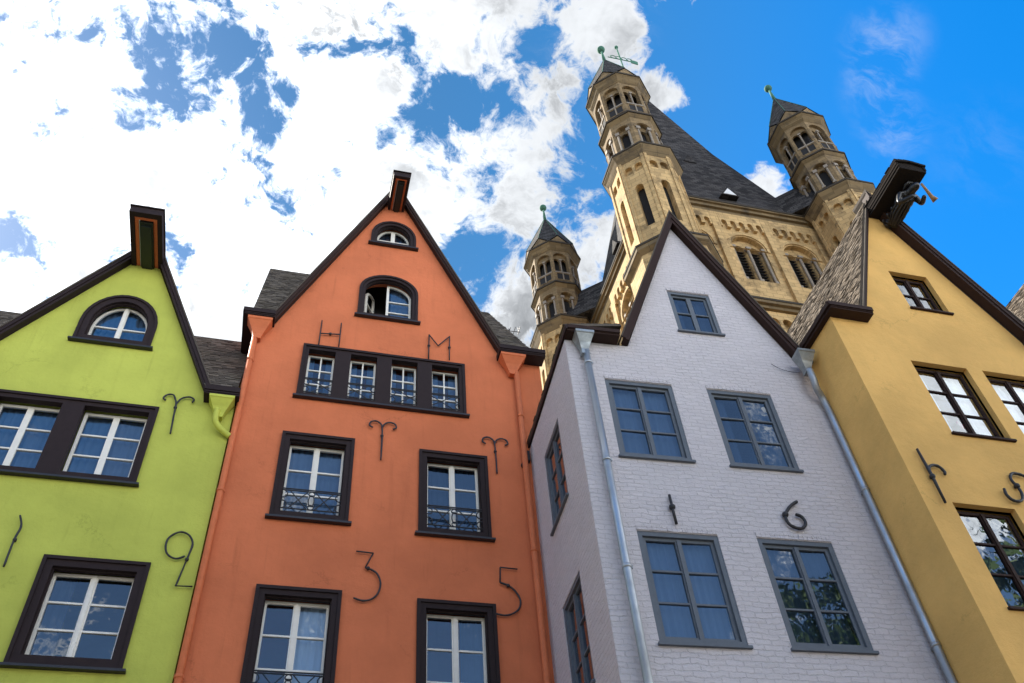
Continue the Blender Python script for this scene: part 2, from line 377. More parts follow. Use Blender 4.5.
class MB:
    def __init__(s): s.v = []; s.f = []
    def poly(s, pts):
        i = len(s.v); s.v += [tuple(p) for p in pts]; s.f.append(tuple(range(i, i + len(pts))))
    def box(s, x0, x1, y0, y1, z0, z1, xf=None):
        i = len(s.v)
        c = [(x0, y0, z0), (x1, y0, z0), (x1, y1, z0), (x0, y1, z0), (x0, y0, z1), (x1, y0, z1), (x1, y1, z1), (x0, y1, z1)]
        if xf: c = [xf(p[0], p[2], p[1]) for p in c]
        s.v += c
        for q in ((0, 3, 2, 1), (4, 5, 6, 7), (0, 1, 5, 4), (1, 2, 6, 5), (2, 3, 7, 6), (3, 0, 4, 7)): s.f.append(tuple(i + k for k in q))
        return s
    def hexa(s, c):
        i = len(s.v); s.v += [tuple(p) for p in c]
        for q in ((0, 3, 2, 1), (4, 5, 6, 7), (0, 1, 5, 4), (1, 2, 6, 5), (2, 3, 7, 6), (3, 0, 4, 7)): s.f.append(tuple(i + k for k in q))
    def plate(s, outer, holes, d0, d1, xf=FRONT, back=True):
        loops = [outer] + holes
        flat = [p for l in loops for p in l]
        tris = tessellate_polygon([[Vector((p[0], p[1], 0)) for p in l] for l in loops])
        i = len(s.v)
        s.v += [xf(p[0], p[1], d0) for p in flat]
        j = len(s.v)
        s.v += [xf(p[0], p[1], d1) for p in flat]
        for t in tris:
            s.f.append((i + t[0], i + t[1], i + t[2]))
            if back: s.f.append((j + t[2], j + t[1], j + t[0]))
        k = 0
        for l in loops:
            n = len(l)
            for q in range(n):
                a, b = k + q, k + (q + 1) % n
                s.f.append((i + a, i + b, j + b, j + a))
            k += n
        return s
    def tube(s, path, r, n=8, caps=True):
        P = [Vector(p) for p in path]
        rr = r if isinstance(r, (list, tuple)) else [r] * len(P)
        rings = []
        prev = None
        for k, p in enumerate(P):
            t = (P[min(k + 1, len(P) - 1)] - P[max(k - 1, 0)]).normalized()
            if prev is None:
                a = Vector((0, 1, 0)) if abs(t.y) < .9 else Vector((1, 0, 0))
            else: a = prev
            x = (a - t * a.dot(t)).normalized(); prev = x
            y = t.cross(x)
            i = len(s.v)
            s.v += [tuple(p + (x * math.cos(2 * math.pi * q / n) + y * math.sin(2 * math.pi * q / n)) * rr[k]) for q in range(n)]
            rings.append(i)
        for a, b in zip(rings, rings[1:]):
            for q in range(n): s.f.append((a + q, a + (q + 1) % n, b + (q + 1) % n, b + q))
        if caps:
            s.f.append(tuple(rings[0] + q for q in reversed(range(n)))); s.f.append(tuple(rings[-1] + q for q in range(n)))
        return s
    def ring(s, prof, n=8, rot=0.0, cx=0.0, cy=0.0, a0=0, close=False):
        """stack of n-gons (radius, z) joined into a solid"""
        rings = []
        for r, z in prof:
            i = len(s.v)
            s.v += [(cx + r * math.cos(rot + 2 * math.pi * q / n), cy + r * math.sin(rot + 2 * math.pi * q / n), z) for q in range(n)]
            rings.append(i)
        for a, b in zip(rings, rings[1:]):
            for q in range(n): s.f.append((a + q, a + (q + 1) % n, b + (q + 1) % n, b + q))
        s.f.append(tuple(rings[0] + q for q in reversed(range(n)))); s.f.append(tuple(rings[-1] + q for q in range(n)))
        return s
    def sphere(s, c, r, nu=12, nv=8, sq=(1, 1, 1)):
        prof = []
        i = len(s.v)
        for a in range(1, nv):
            th = math.pi * a / nv
            for b in range(nu):
                ph = 2 * math.pi * b / nu
                s.v.append((c[0] + r * sq[0] * math.sin(th) * math.cos(ph), c[1] + r * sq[1] * math.sin(th) * math.sin(ph), c[2] + r * sq[2] * math.cos(th)))
        top = len(s.v); s.v.append((c[0], c[1], c[2] + r * sq[2])); s.v.append((c[0], c[1], c[2] - r * sq[2]))
        for a in range(nv - 2):
            for b in range(nu):
                s.f.append((i + a * nu + b, i + (a + 1) * nu + b, i + (a + 1) * nu + (b + 1) % nu, i + a * nu + (b + 1) % nu))
        for b in range(nu):
            s.f.append((top, i + b, i + (b + 1) % nu)); e = i + (nv - 2) * nu
            s.f.append((top + 1, e + (b + 1) % nu, e + b))
        return s
    def slates(s, A, B, C, D, w=0.19, e=0.115, seed=1, sheet=True, jit=0.35):
        """rows of overlapping slates on the quad A(bottom left) B(bottom right) C(top right) D(top left)"""
        rnd = random.Random(seed)
        A, B, C, D = map(Vector, (A, B, C, D))
        nrm = (B - A).cross(D - A).normalized()
        rows = max(1, int(max((D - A).length, (C - B).length) / e))
        if sheet:
            t = nrm * -0.06
            s.hexa([A + t, B + t, C + t, D + t, A, B, C, D])
        for r in range(rows):
            v0, v1 = r / rows, min(1.0, (r + 1.5) / rows)
            L0, R0 = A.lerp(D, v0), B.lerp(C, v0); L1, R1 = A.lerp(D, v1), B.lerp(C, v1)
            n = max(1, int(round((R0 - L0).length / w)))
            off = 0.5 * (r % 2)
            for c in range(-1, n + 1):
                a = min(max((c + off + rnd.uniform(-.06, .06)) / n, 0), 1); b = min(max((c + 1 + off + rnd.uniform(-.06, .06) - .04) / n, 0), 1)
                if b - a < 0.15 / n: continue
                lift = 0.016 + rnd.uniform(-.007, .010) * jit * 2
                dz = (D - A).normalized() * rnd.uniform(-.018, .012)
                p0 = L0.lerp(R0, a) + nrm * lift + dz; p1 = L0.lerp(R0, b) + nrm * (lift + rnd.uniform(-.006, .006)) + dz
                p2 = L1.lerp(R1, b) + nrm * .004; p3 = L1.lerp(R1, a) + nrm * .004
                q0 = p0 - nrm * .011; q1 = p1 - nrm * .011
                i = len(s.v); s.v += [tuple(x) for x in (p0, p1, p2, p3, q0, q1)]
                s.f += [(i, i + 1, i + 2, i + 3), (i + 4, i + 5, i + 1, i), (i + 4, i, i + 3), (i + 1, i + 5, i + 2)]
        return s
    def build(s, name, mat, parent=None, smooth=False, merge=False, label=None):
        me = bpy.data.meshes.new(name)
        me.from_pydata(s.v, [], s.f)
        bm = bmesh.new(); bm.from_mesh(me)
        if merge: bmesh.ops.remove_doubles(bm, verts=bm.verts, dist=1e-4)
        bmesh.ops.recalc_face_normals(bm, faces=bm.faces)
        uv = bm.loops.layers.uv.new('UVMap')
        for f in bm.faces:
            n = f.normal
            t = Vector((1, 0, 0)) if abs(n.z) > .98 else Vector((0, 0, 1)).cross(n).normalized()
            b = n.cross(t)
            for l in f.loops: l[uv].uv = (l.vert.co.dot(t), l.vert.co.dot(b))
            if smooth: f.smooth = True
        bm.to_mesh(me); bm.free()
        me.materials.append(M[mat])
        o = bpy.data.objects.new(name, me)
        COL.objects.link(o)
        if parent is not None: o.parent = parent
        if label: o['label'] = label
        return o

def smooth_path(pts, k=6):
    P = [Vector(p) for p in pts]; out = []
    for i in range(len(P) - 1):
        p0, p1, p2, p3 = P[max(i - 1, 0)], P[i], P[i + 1], P[min(i + 2, len(P) - 1)]
        for j in range(k):
            t = j / k
            out.append(0.5 * ((2 * p1) + (p2 - p0) * t + (2 * p0 - 5 * p1 + 4 * p2 - p3) * t * t + (-p0 + 3 * p1 - 3 * p2 + p3) * t ** 3))
    out.append(P[-1]); return out

def thing(name, label, cat, loc=(0, 0, 0), rz=0.0, group=None):
    o = bpy.data.objects.new(name, None); COL.objects.link(o)
    o.location = loc; o.rotation_euler = (0, 0, rz); o.empty_display_size = 0.5
    o['label'] = label; o['category'] = cat
    if group: o['group'] = group
    return o

# ------------------------------------------------------------------ ground
g = MB(); g.poly([(-400, -400, 0), (400, -400, 0), (400, 400, 0), (-400, 400, 0)])
go = g.build('pavement', 'paving'); go['kind'] = 'structure'

# ------------------------------------------------------------------ windows
def curtain(root_window, poly, d, xf, mat='curtain', seed=0, split=None):
    """hanging cloth with vertical folds"""
    rnd = random.Random(seed)
    us = [p[0] for p in poly]; zs = [p[1] for p in poly]
    u0, u1, z0, z1 = min(us), max(us), min(zs), max(zs)
    spans = split or [(u0, u1)]
    m = MB()
    for (a, b) in spans:
        n = max(8, int((b - a) / 0.022)); ph = rnd.random() * 6
        prev = None
        for i in range(n + 1):
            u = a + (b - a) * i / n
            o = 0.022 * math.sin(u * 2 * math.pi / 0.115 + ph) + 0.012 * math.sin(u * 2 * math.pi / 0.051 + ph * 2.1)
            t, bt = xf(u, z1, d + o * .5), xf(u, z0, d + o * 1.2)
            if prev: m.poly([prev[0], prev[1], bt, t])
            prev = (t, bt)
    return m.build('curtain', mat, root_window, smooth=True, merge=True)

def leaf_bars(I, leaves, rows, fr, mun, cols=1):
    """hole polygons for a casement: leaves = list of (u0,u1) spans"""
    us = [p[0] for p in I]; zs = [p[1] for p in I]
    z0, z1 = min(zs), max(zs)
    holes = []
    spans = []
    for (a, b) in leaves:
        a2, b2 = a + fr, b - fr
        zb, zt = z0 + fr, z1 - fr
        if isinstance(rows, int): cuts = [zb + (zt - zb) * k / rows for k in range(rows + 1)]
        else: cuts = [zb] + list(rows) + [zt]
        for r in range(len(cuts) - 1):
            q0 = cuts[r] + (mun / 2 if r else 0); q1 = cuts[r + 1] - (mun / 2 if r < len(cuts) - 2 else 0)
            for c in range(cols):
                w = (b2 - a2) / cols
                c0 = a2 + w * c + (mun / 2 if c else 0); c1 = a2 + w * (c + 1) - (mun / 2 if c < cols - 1 else 0)
                h = clip(inset(I, fr), c0, c1, q0, q1)
                if h: holes.append(h)
    return holes

def inset(poly, w):
    """inset a convex counter-clockwise polygon by w"""
    n = len(poly); out = []
    for i in range(n):
        p0, p1, p2 = Vector(poly[i - 1]), Vector(poly[i]), Vector(poly[(i + 1) % n])
        d1 = (p1 - p0).normalized(); d2 = (p2 - p1).normalized()
        n1 = Vector((-d1.y, d1.x)); n2 = Vector((-d2.y, d2.x))
        k = (n1 + n2); den = 1 + n1.dot(n2)
        q = p1 + k / max(den, .2) * w
        out.append((q.x, q.y))
    return out

def panes(win, I, leaves, d, xf, mat='glass', seed=0, tilt=0.028):
    rnd = random.Random(seed)
    zs = [p[1] for p in I]; z0, z1 = min(zs), max(zs)
    m = MB()
    for (a, b) in leaves:
        P = clip(I, a + .01, b - .01, z0 + .01, z1 - .01)
        ta, tb = rnd.uniform(-tilt, tilt), rnd.uniform(-tilt, tilt)
        uc, zc = (a + b) / 2, (z0 + z1) / 2
        f = lambda p: d + (p[0] - uc) * ta + (p[1] - zc) * tb * .5
        m.poly([xf(u, z, f((u, z))) for u, z in P])
    return m.build('pane', mat, win)

def framed_window(house, outer, leaves, rows, xf=FRONT, style='dark', cols=1, sur=0.12, seed=1, curt='curtain', rail=None, posts=(), fr=0.055, sill=True, glass='glass', split=None, proud=0.03, cdepth=0.16, mull=None, label=None):
    """outer: convex ccw polygon of the wall opening"""
    us = [p[0] for p in outer]; zs = [p[1] for p in outer]
    u0, u1, z0, z1 = min(us), max(us), min(zs), max(zs)
    I = inset(outer, sur)
    # sill carries the frame: keep the bottom member slimmer
    m = MB()
    holes = [I] if not posts else []
    iz0, iz1 = min(p[1] for p in I), max(p[1] for p in I)
    posts = sorted(posts)
    if posts:
        edges = [min(p[0] for p in I)] + [e for q in posts for e in q] + [max(p[0] for p in I)]
        for k in range(0, len(edges), 2): holes.append(rect(edges[k], edges[k + 1], iz0, iz1))
    big = inset(outer, -0.004)
    m.plate(big, holes, -proud, 0.10, xf)
    if style == 'dark':      # stepped moulding round the outside
        m.plate(inset(outer, -0.012), [inset(outer, 0.045)], -proud - .028, -proud - .001, xf)
        if not posts: m.plate(inset(outer, sur * .62), [inset(outer, sur + .022)], 0.03, 0.101, xf)
    win = m.build('window', {'dark': 'dark', 'grey': 'grey_frame', 'brown': 'brown'}[style], house, label=label)
    cm = {'dark': 'cream', 'grey': 'grey_frame', 'brown': 'brown'}[style]
    # casements
    c = MB()
    mun = 0.030
    allspans = []
    if posts:
        for k in range(0, len(edges), 2):
            a, b = edges[k], edges[k + 1]
            J = rect(a + .003, b - .003, iz0 + .003, iz1 - .003)
            lv = leaves(a, b)
            c.plate(J, leaf_bars(J, lv, rows, fr, mun, cols), cdepth, cdepth + .05, xf)
            allspans.append((J, lv))
    else:
        J = inset(I, .003)
        lv = leaves(min(p[0] for p in J), max(p[0] for p in J))
        if len(lv) == 1 and lv[0][0] > min(p[0] for p in J) + .1: J = clip(J, lv[0][0], lv[0][1], -99, 99)
        c.plate(J, leaf_bars(J, lv, rows, fr, mun, cols), cdepth, cdepth + .05, xf)
        if len(lv) == 2 and mull != False:
            x = lv[0][1]
            zt = max(p[1] for p in J) - .02
            c.box(x - .028, x + .028, cdepth - .022, cdepth - .001, min(p[1] for p in J) + .01, zt, xf)
        allspans.append((J, lv))
    c.build('casement', cm, win)
    m2 = None
    for k, (J, lv) in enumerate(allspans):
        panes(win, J, lv, cdepth + .024, xf, glass, seed * 13 + k)
        if curt:
            sp = [split[k]] if split and split[k] else None
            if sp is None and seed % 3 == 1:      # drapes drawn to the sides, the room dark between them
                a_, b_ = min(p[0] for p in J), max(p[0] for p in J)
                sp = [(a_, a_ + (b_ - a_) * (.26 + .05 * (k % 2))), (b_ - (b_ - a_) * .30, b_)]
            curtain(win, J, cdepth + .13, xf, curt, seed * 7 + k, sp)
    if sill:
        s = MB()
        ov = 0.07 if style == 'dark' else 0.03
        s.box(u0 - ov, u1 + ov, -0.10 if style == 'dark' else -0.05, 0.09, z0 - 0.045, z0 - 0.006, xf)
        s.build('sill', {'dark': 'iron', 'grey': 'grey_frame', 'brown': 'brown'}[style], win)
    if rail: railing(win, rail, xf)
    return win

def railing(win, spans, xf, d=-0.015):
    """black iron balconette: two bars, crossed rods, scrolls"""
    m = MB()
    def P(u, z): return xf(u, z, d)
    def T(pts, r=0.010, n=6, k=4): m.tube([P(*q) for q in (smooth2(pts, k) if k else pts)], r, n)
    def smooth2(pts, k): return [(v.x, v.y) for v in smooth_path([(p[0], p[1], 0) for p in pts], k)]
    for (a, b, z0, z1) in spans:
        h = z1 - z0
        for z in (z1, z1 - .035, z0 + .05): T([(a, z), (b, z)], .012, 6, 0)
        t, bt = z1 - .035, z0 + .05
        w = b - a; c = (a + b) / 2
        e = 0.13 * w if w < 1.3 else .10 * w
        for sgn, x0, x1 in ((1, a + e, c - .06), (1, c + .06, b - e)):
            T([(x0, bt), (x1, t)], .010, 6, 0); T([(x0, t), (x1, bt)], .010, 6, 0)
        def scroll(x, z, r, s, v):
            pts = []
            for i in range(11):
                an = i / 10 * 4.4
                rr = r * (1 - .55 * i / 10)
                pts.append((x + s * rr * math.sin(an), z + v * (r - rr * math.cos(an)) ))
            T(pts, .011, 5, 2)
        for x, s in ((a + .02, 1), (b - .02, -1)):
            scroll(x, bt, h * .21, s, 1); scroll(x, t, h * .21, s, -1)
        ring = [(c + .05 * math.cos(q * .524), (t + bt) / 2 + (t - bt) * .3 * math.sin(q * .524)) for q in range(13)]
        T(ring, .011, 5, 2)
        for s in (1, -1):
            scroll(c, bt, h * .13, s, 1); scroll(c, t, h * .13, s, -1)
    return m.build('railing', 'iron', win)

two = lambda a, b: [(a, (a + b) / 2), ((a + b) / 2, b)]
one = lambda a, b: [(a, b)]

# ------------------------------------------------------------------ shared house parts
def rake_trim(house, foot_l, apex, foot_r, mat='brown', w=0.18, over=0.25, name='bargeboard', wl=None, ol=None):
    """fascia boards up both slopes of a gable, soffit underneath, proud slate edge on top"""
    W_, O_ = w, over
    for s, foot in ((-1, foot_l), (1, foot_r)):
        w = wl if (wl and s < 0) else W_; over = ol if (ol and s < 0) else O_
        F, A = Vector(foot), Vector(apex)
        d = (A - F); sl = d.normalized(); n = Vector((-sl.y, sl.x)) * (-s)
        if n.y < 0: n = -n
        def P(p, off):     # mitre at the apex: keep u = apex.u
            q = Vector(p) + n * off
            return q
        def line(off):
            f = F + n * off
            k = (A.x - f.x) / sl.x
            a = f + sl * k
            return (f.x, f.y), (a.x, a.y)
        m = MB()
        def band(o0, o1, y0, y1):
            f0, a0 = line(o0); f1, a1 = line(o1)
            m.plate([f0, a0, a1, f1] if s > 0 else [f0, f1, a1, a0], [], y0, y1)
        band(0.0, w, -over, -over + .035)                 # fascia
        band(w * .55, w + .02, -over - .025, -over - .001)  # upper moulding
        band(0.012, w - .006, -over + .036, -.001)           # soffit box
        m.build(name, mat, house)
        m = MB()
        band(w + .021, w + .05, -over - .04, 0.35)        # slate edge
        m.build('verge', 'slate_dark', house)

def eave_box(house, x0, x1, z0, z1, mat='brown', over=0.30, side=0.0, ret=None):
    m = MB()
    m.box(x0, x1, -over, -0.001, z0, z1)
    m.box(x0 - .03 * (1 if ret else 0), x1 + .0, -over - .035, -over - .001, z0 + (z1 - z0) * .45, z1 + .03)
    m.box(x0 + .01, x1 - .01, -over - .015, -over - .0005, z0 + .03, z0 + (z1 - z0) * .40)
    if ret:      # return along the side wall
        xa, xb, y1 = ret
        m.box(xa, xb, 0.0, y1, z0, z1)
        s = -1 if xa < x0 + .05 else 1
        if s < 0: m.box(xa - .035, xa - .001, -over, y1, z0 + (z1 - z0) * .45, z1 + .03)
        else: m.box(xb + .001, xb + .035, -over, y1, z0 + (z1 - z0) * .45, z1 + .03)
    return m.build('eave_box', mat, house)

def downpipe(house, path, r, mat, hop, joints=(), hopmat=None):
    m = MB()
    m.tube(path, r, 14)
    for k in joints:
        p = Vector(k); m.tube([p - Vector((0, 0, .03)), p + Vector((0, 0, .03))], r * 1.12, 14)
    o = m.build('downpipe', mat, house, smooth=True)
    for q in o.data.polygons:
        if len(q.vertices) > 4: q.use_smooth = False
    if hop:
        x, y, zt, zb, wt, dt = hop
        h = MB()
        prof = [(1.0, zt), (1.0, zt - (zt - zb) * .12), (.93, zt - (zt - zb) * .16), (.62, zt - (zt - zb) * .48), (.40, zt - (zt - zb) * .74), (r * 2.5 / wt, zb)]
        prev = None
        rings = []
        for k, z in prof:
            yb = y + dt / 2
            rings.append([(x - wt / 2 * k, yb - dt * max(k, .45), z), (x + wt / 2 * k, yb - dt * max(k, .45), z), (x + wt / 2 * k, yb, z), (x - wt / 2 * k, yb, z)])
        i = len(h.v)
        for R_ in rings: h.v += R_
        for a in range(len(rings) - 1):
            for q in range(4): h.f.append((i + a * 4 + q, i + a * 4 + (q + 1) % 4, i + a * 4 + 4 + (q + 1) % 4, i + a * 4 + 4 + q))
        h.f.append((i, i + 3, i + 2, i + 1)); e = i + (len(rings) - 1) * 4; h.f.append((e, e + 1, e + 2, e + 3))
        h.build('hopper', hopmat or mat, o)
    for k in joints:
        b = MB(); b.box(k[0] - r * .4, k[0] + r * .4, k[1] + r * .9, .0, k[2] - .03, k[2]); b.box(k[0] + r * 1.02, k[0] + r * 1.35, k[1] - r * .3, k[1] + r * .3, k[2] - .025, k[2] + .025)
        b.tube([(k[0], k[1], k[2] - .012), (k[0], k[1], k[2] + .012)], r * 1.1, 14)
        b.build('bracket', 'zinc_dull' if mat == 'zinc' else mat, o)
    return o

def anchor(house, strokes, r=0.017, d=-0.05, knots=(), label=None, xf=FRONT):
    """wrought iron wall anchor drawn as a letter or number"""
    m = MB()
    for st in strokes:
        smooth = len(st) > 3
        pts = smooth_path([xf(p[0], p[1], d) for p in st], 5) if smooth else [Vector(xf(p[0], p[1], d)) for p in st]
        rn = random.Random(len(pts) * 7 + int(abs(st[0][0]) * 100))
        m.tube(pts, [r * (1 + rn.uniform(-.10, .12)) * (.82 if q in (0, len(pts) - 1) else 1) for q in range(len(pts))], 8)
    for k in knots:
        m.sphere(xf(k[0], k[1], d), r * 2.0, 10, 6)
        m.tube([xf(k[0], k[1], d), xf(k[0], k[1], 0.03)], r * .8, 6)
    o = m.build('wall_anchor', 'iron', house, smooth=True)
    if label: o['label'] = label
    return o

def hoist_hood(house, x0, x1, y0, z0, z1, lining=True):
    """boxed hood over the hoisting beam, open underneath"""
    m = MB()
    t = (x1 - x0) * .15
    m.box(x0, x0 + t, y0, .0, z0, z1); m.box(x1 - t, x1, y0, .0, z0, z1)
    m.box(x0 + t, x1 - t, y0, y0 + t * 1.3, z0, z1)
    m.box(x0 + t, x1 - t, y0 + t * 1.3, .0, z1 - .06, z1)
    m.box(x0 - .02, x1 + .02, y0 - .03, .1, z1 + .001, z1 + .03)
    o = m.build('hoist_hood', 'dark', house)
    l = MB(); e = t * .75; a, b, c = x0 + t + .004, x1 - t - .004, y0 + t * 1.3 + .004
    l.box(a, a + e, c, -.002, z0 + .02, z1 - .065); l.box(b - e, b, c, -.002, z0 + .02, z1 - .065); l.box(a + e, b - e, c, c + e, z0 + .02, z1 - .065)
    l.build('lining', 'orange_paint', o)
    p = MB(); e2 = t * .22; a2, b2, c2 = a + e + .003, b - e - .003, c + e + .003
    p.box(a2, a2 + e2, c2, -.004, z0 + .03, z1 - .065)
    p.build('strip', 'pale', o)
    h = MB(); h.box(a2 + e2 + .004, b2, c2 + .02, .2, z0 - .02, z1 - .065); h.box(a2 + e2 + .03, b2 - .03, c2 + .10, -.0, z0 - .06, z0 - .021)
    h.build('hoist_beam', 'beam_green', o)
    return o

def gable_poly(x0, x1, zb, ze, fl, apex, fr):
    return [(x0, zb), (x1, zb), (x1, ze), fr, apex, fl, (x0, ze)]

def body(x0, x1, zb, ze, depth, outer, holes, side_holes=None, th=0.30, right=True):
    """closed shell of a house: pierced facade, side walls and back"""
    m = MB()
    m.plate(outer, holes, 0, th)
    sh = side_holes or []
    m.plate(rect(th, depth, zb, ze), sh, 0, th, lambda u, z, d: (x0 + d, u, z))
    m.plate(rect(th, depth, zb, ze), [], 0, th, lambda u, z, d: (x1 - d, u, z))
    m.box(x0 + th, x1 - th, depth - th, depth, zb, ze)
    m.box(x0 + th + .002, x1 - th - .002, th + .002, depth - th - .002, ze - .12, ze - .02)
    return m
def sub(o, du=0): return [(p[0] + du, p[1]) for p in o]

# ================================================================== GREEN HOUSE   (facade plane y = 13)
gh = thing('green_house', 'lime green plaster house at the left edge with one arched gable window', 'house', (0, 13.0, 0))
g_arch = arch(-4.66, -3.25, 14.92, 15.50, 16.36, 16)
g_band = rect(-6.25, -2.74, 11.60, 13.38)
g_win = rect(-3.70, -2.15, 8.28, 10.07)
g_win2 = rect(-6.6, -5.05, 8.28, 10.07)
g_low = rect(-3.70, -2.15, 4.6, 6.5)
outer = gable_poly(-8.6, -1.425, 0, 13.80, (-6.35, 13.80), (-3.85, 18.0), (-1.98, 13.80))
b_ = body(-8.6, -1.425, 0, 13.80, 8.0, outer, [g_arch, g_band, g_win, g_win2, g_low])
pt_ = MB(); pt_.plate([(-6.3, 13.8), (-2.02, 13.8), (-3.85, 17.9)], [], .62, .68); pt_.build('dark_backing', 'shade_black', gh)  # black backing added behind the gable, its colour standing for the unlit attic
for x_ in (-8.6, -1.725): b_.plate([(0.0, 13.81), (7.9, 13.81), (1.32, 16.75)], [], 0, .29, lambda u, z, d: (x_ + d, u, z))
b_.build('wall', 'green', gh)
rake_trim(gh, (-6.37, 13.75), (-3.85, 18.02), (-1.97, 13.75), mat='dark', w=.10, over=.16)
eave_box(gh, -2.0, -1.36, 13.68, 13.84, 'dark', over=.28)
eave_box(gh, -8.7, -6.35, 13.68, 13.84, 'dark', over=.28)
rf = MB()
rf.slates((-2.0, -.22, 13.90), (-1.43, -.22, 13.90), (-1.43, 1.32, 16.88), (-3.4, 1.32, 16.88), seed=2)
rf.slates((-8.65, -.22, 13.90), (-6.40, -.22, 13.90), (-4.7, 1.32, 16.88), (-8.65, 1.32, 16.88), seed=6)
rf.slates((-1.43, 8.1, 14.0), (-8.65, 8.1, 14.0), (-8.65, 1.36, 16.88), (-1.43, 1.36, 16.88), .4, .3, seed=3)
rf.slates((-6.30, .36, 14.1), (-6.30, .0, 14.1), (-3.87, .0, 18.15), (-3.87, 2.2, 18.15), seed=4)
rf.slates((-2.0, .0, 14.1), (-2.0, .36, 14.1), (-3.83, 2.2, 18.15), (-3.83, .0, 18.15), seed=5)
rf.build('roof', 'slate_dark', gh)
framed_window(gh, g_arch, two, (15.22, 15.55), sur=.165, seed=3, fr=.05, curt='curtain')
framed_window(gh, g_band, two, 3, posts=[(-4.35, -3.98), (-5.75, -5.40)], sur=.13, seed=5)
framed_window(gh, g_win, two, 3, sur=.16, seed=7, curt='curtain_dim', split=[(-3.55, -3.2)])
framed_window(gh, g_win2, two, 3, sur=.16, seed=8)
framed_window(gh, g_low, two, 3, sur=.16, seed=9)
hoist_hood(gh, -4.17, -3.53, -1.42, 17.42, 17.60)
downpipe(gh, smooth_path([(-1.70, -.16, 13.4), (-1.70, -.16, 13.2), (-1.67, -.14, 13.08), (-1.58, -.11, 12.98), (-1.46, -.08, 12.90), (-1.38, -.07, 12.85)]), .055, 'green_paint', (-1.66, -.16, 13.67, 13.24, .46, .26))
anchor(gh, [[(-2.50, 13.64), (-2.56, 13.74), (-2.66, 13.72), (-2.71, 13.63), (-2.66, 13.58)][::-1] + [(-2.46, 13.50), (-2.44, 13.2), (-2.41, 12.78)],
            [(-2.46, 13.50), (-2.40, 13.66), (-2.27, 13.73), (-2.17, 13.68), (-2.19, 13.60)]], knots=[(-2.455, 13.42)], label='black iron wall anchor shaped like a Y with curled arms')
anchor(gh, [[(-4.27, 10.76), (-4.19, 10.55), (-4.21, 10.30), (-4.2, 9.81)]], knots=[(-4.2, 10.3)], label='black iron number 1')
anchor(gh, [[(-1.66, 10.25), (-1.79, 10.19), (-1.93, 10.26), (-1.99, 10.41), (-1.97, 10.58), (-1.83, 10.70), (-1.68, 10.66), (-1.59, 10.51), (-1.60, 10.33), (-1.62, 10.19)], [(-1.62, 10.19), (-1.69, 9.70), (-1.44, 9.71)]], knots=[(-1.62, 10.19)], label='black iron number 2')

# ================================================================== ORANGE HOUSE   (facade plane y = 13)
oh = thing('orange_house', 'orange plaster house with steep gable, two arched attic windows and iron 35 between windows', 'house', (0, 13.0, 0))
o_a1 = arch(0.70, 2.03, 16.80, 17.75, 18.32, 16)
o_a2 = arch(0.86, 1.95, 19.56, 19.92, 20.56, 16)
o_band = rect(-0.33, 3.07, 14.12, 15.62)
o_A = rect(-0.46, 0.87, 11.20, 13.14); o_B = rect(2.13, 3.45, 11.13, 13.06)
o_C = rect(-0.47, 0.87, 7.86, 9.83); o_D = rect(2.13, 3.45, 7.80, 9.79)
outer = gable_poly(-1.40, 4.80, 0, 16.0, (-1.06, 16.0), (1.41, 21.87), (3.92, 16.0))
outer[1] = (4.80, 0)
b_ = body(-1.40, 4.80, 0, 16.0, 8.0, outer, [o_a1, o_a2, o_band, o_A, o_B, o_C, o_D])
pt_ = MB(); pt_.plate([(-1.0, 16.01), (3.86, 16.01), (1.41, 21.75)], [], .86, .92); pt_.build('dark_backing', 'shade_black', oh)
for x_ in (-1.40, 3.9): b_.plate([(0.0, 16.01), (7.9, 16.01), (1.42, 19.1)], [], 0, .18, lambda u, z, d: (x_ + d, u, z))
b_.build('wall', 'orange', oh)
rake_trim(oh, (-1.08, 15.95), (1.41, 21.86), (3.93, 15.95), mat='brown', w=.085, over=.14)
eave_box(oh, -1.62, -1.0, 16.04, 16.18, 'dark', over=.30, ret=(-1.62, -1.405, 1.9))
eave_box(oh, 3.82, 4.86, 15.93, 16.08, 'dark', over=.32)
rf = MB()
rf.slates((-1.48, -.22, 16.24), (-1.08, -.22, 16.24), (.35, 1.42, 19.80), (-1.48, 1.42, 19.80), seed=12)
rf.slates((3.95, -.22, 16.14), (4.62, -.22, 16.14), (4.10, 1.42, 19.30), (2.5, 1.42, 19.30), seed=13)
rf.slates((4.5, 8.1, 16.1), (-1.48, 8.1, 16.1), (-1.48, 1.46, 19.80), (4.1, 1.46, 19.30), .4, .3, seed=14)
rf.slates((-1.0, .9, 16.3), (-1.0, .0, 16.3), (1.39, .0, 22.02), (1.39, 2.6, 22.02), seed=15)
rf.slates((3.85, .0, 16.3), (3.85, .9, 16.3), (1.43, 2.6, 22.02), (1.43, .0, 22.02), seed=16)
rf.build('roof', 'slate_dark', oh)
w = framed_window(oh, o_a2, two, (19.97,), sur=.125, seed=21, fr=.05, mull=False, curt='curtain_dim')
w = framed_window(oh, o_a1, lambda a, b: [((a + b) / 2 - .03, b)], (17.25, 17.62), sur=.115, seed=22, fr=.055, curt='curtain', split=[(1.45, 1.85)])
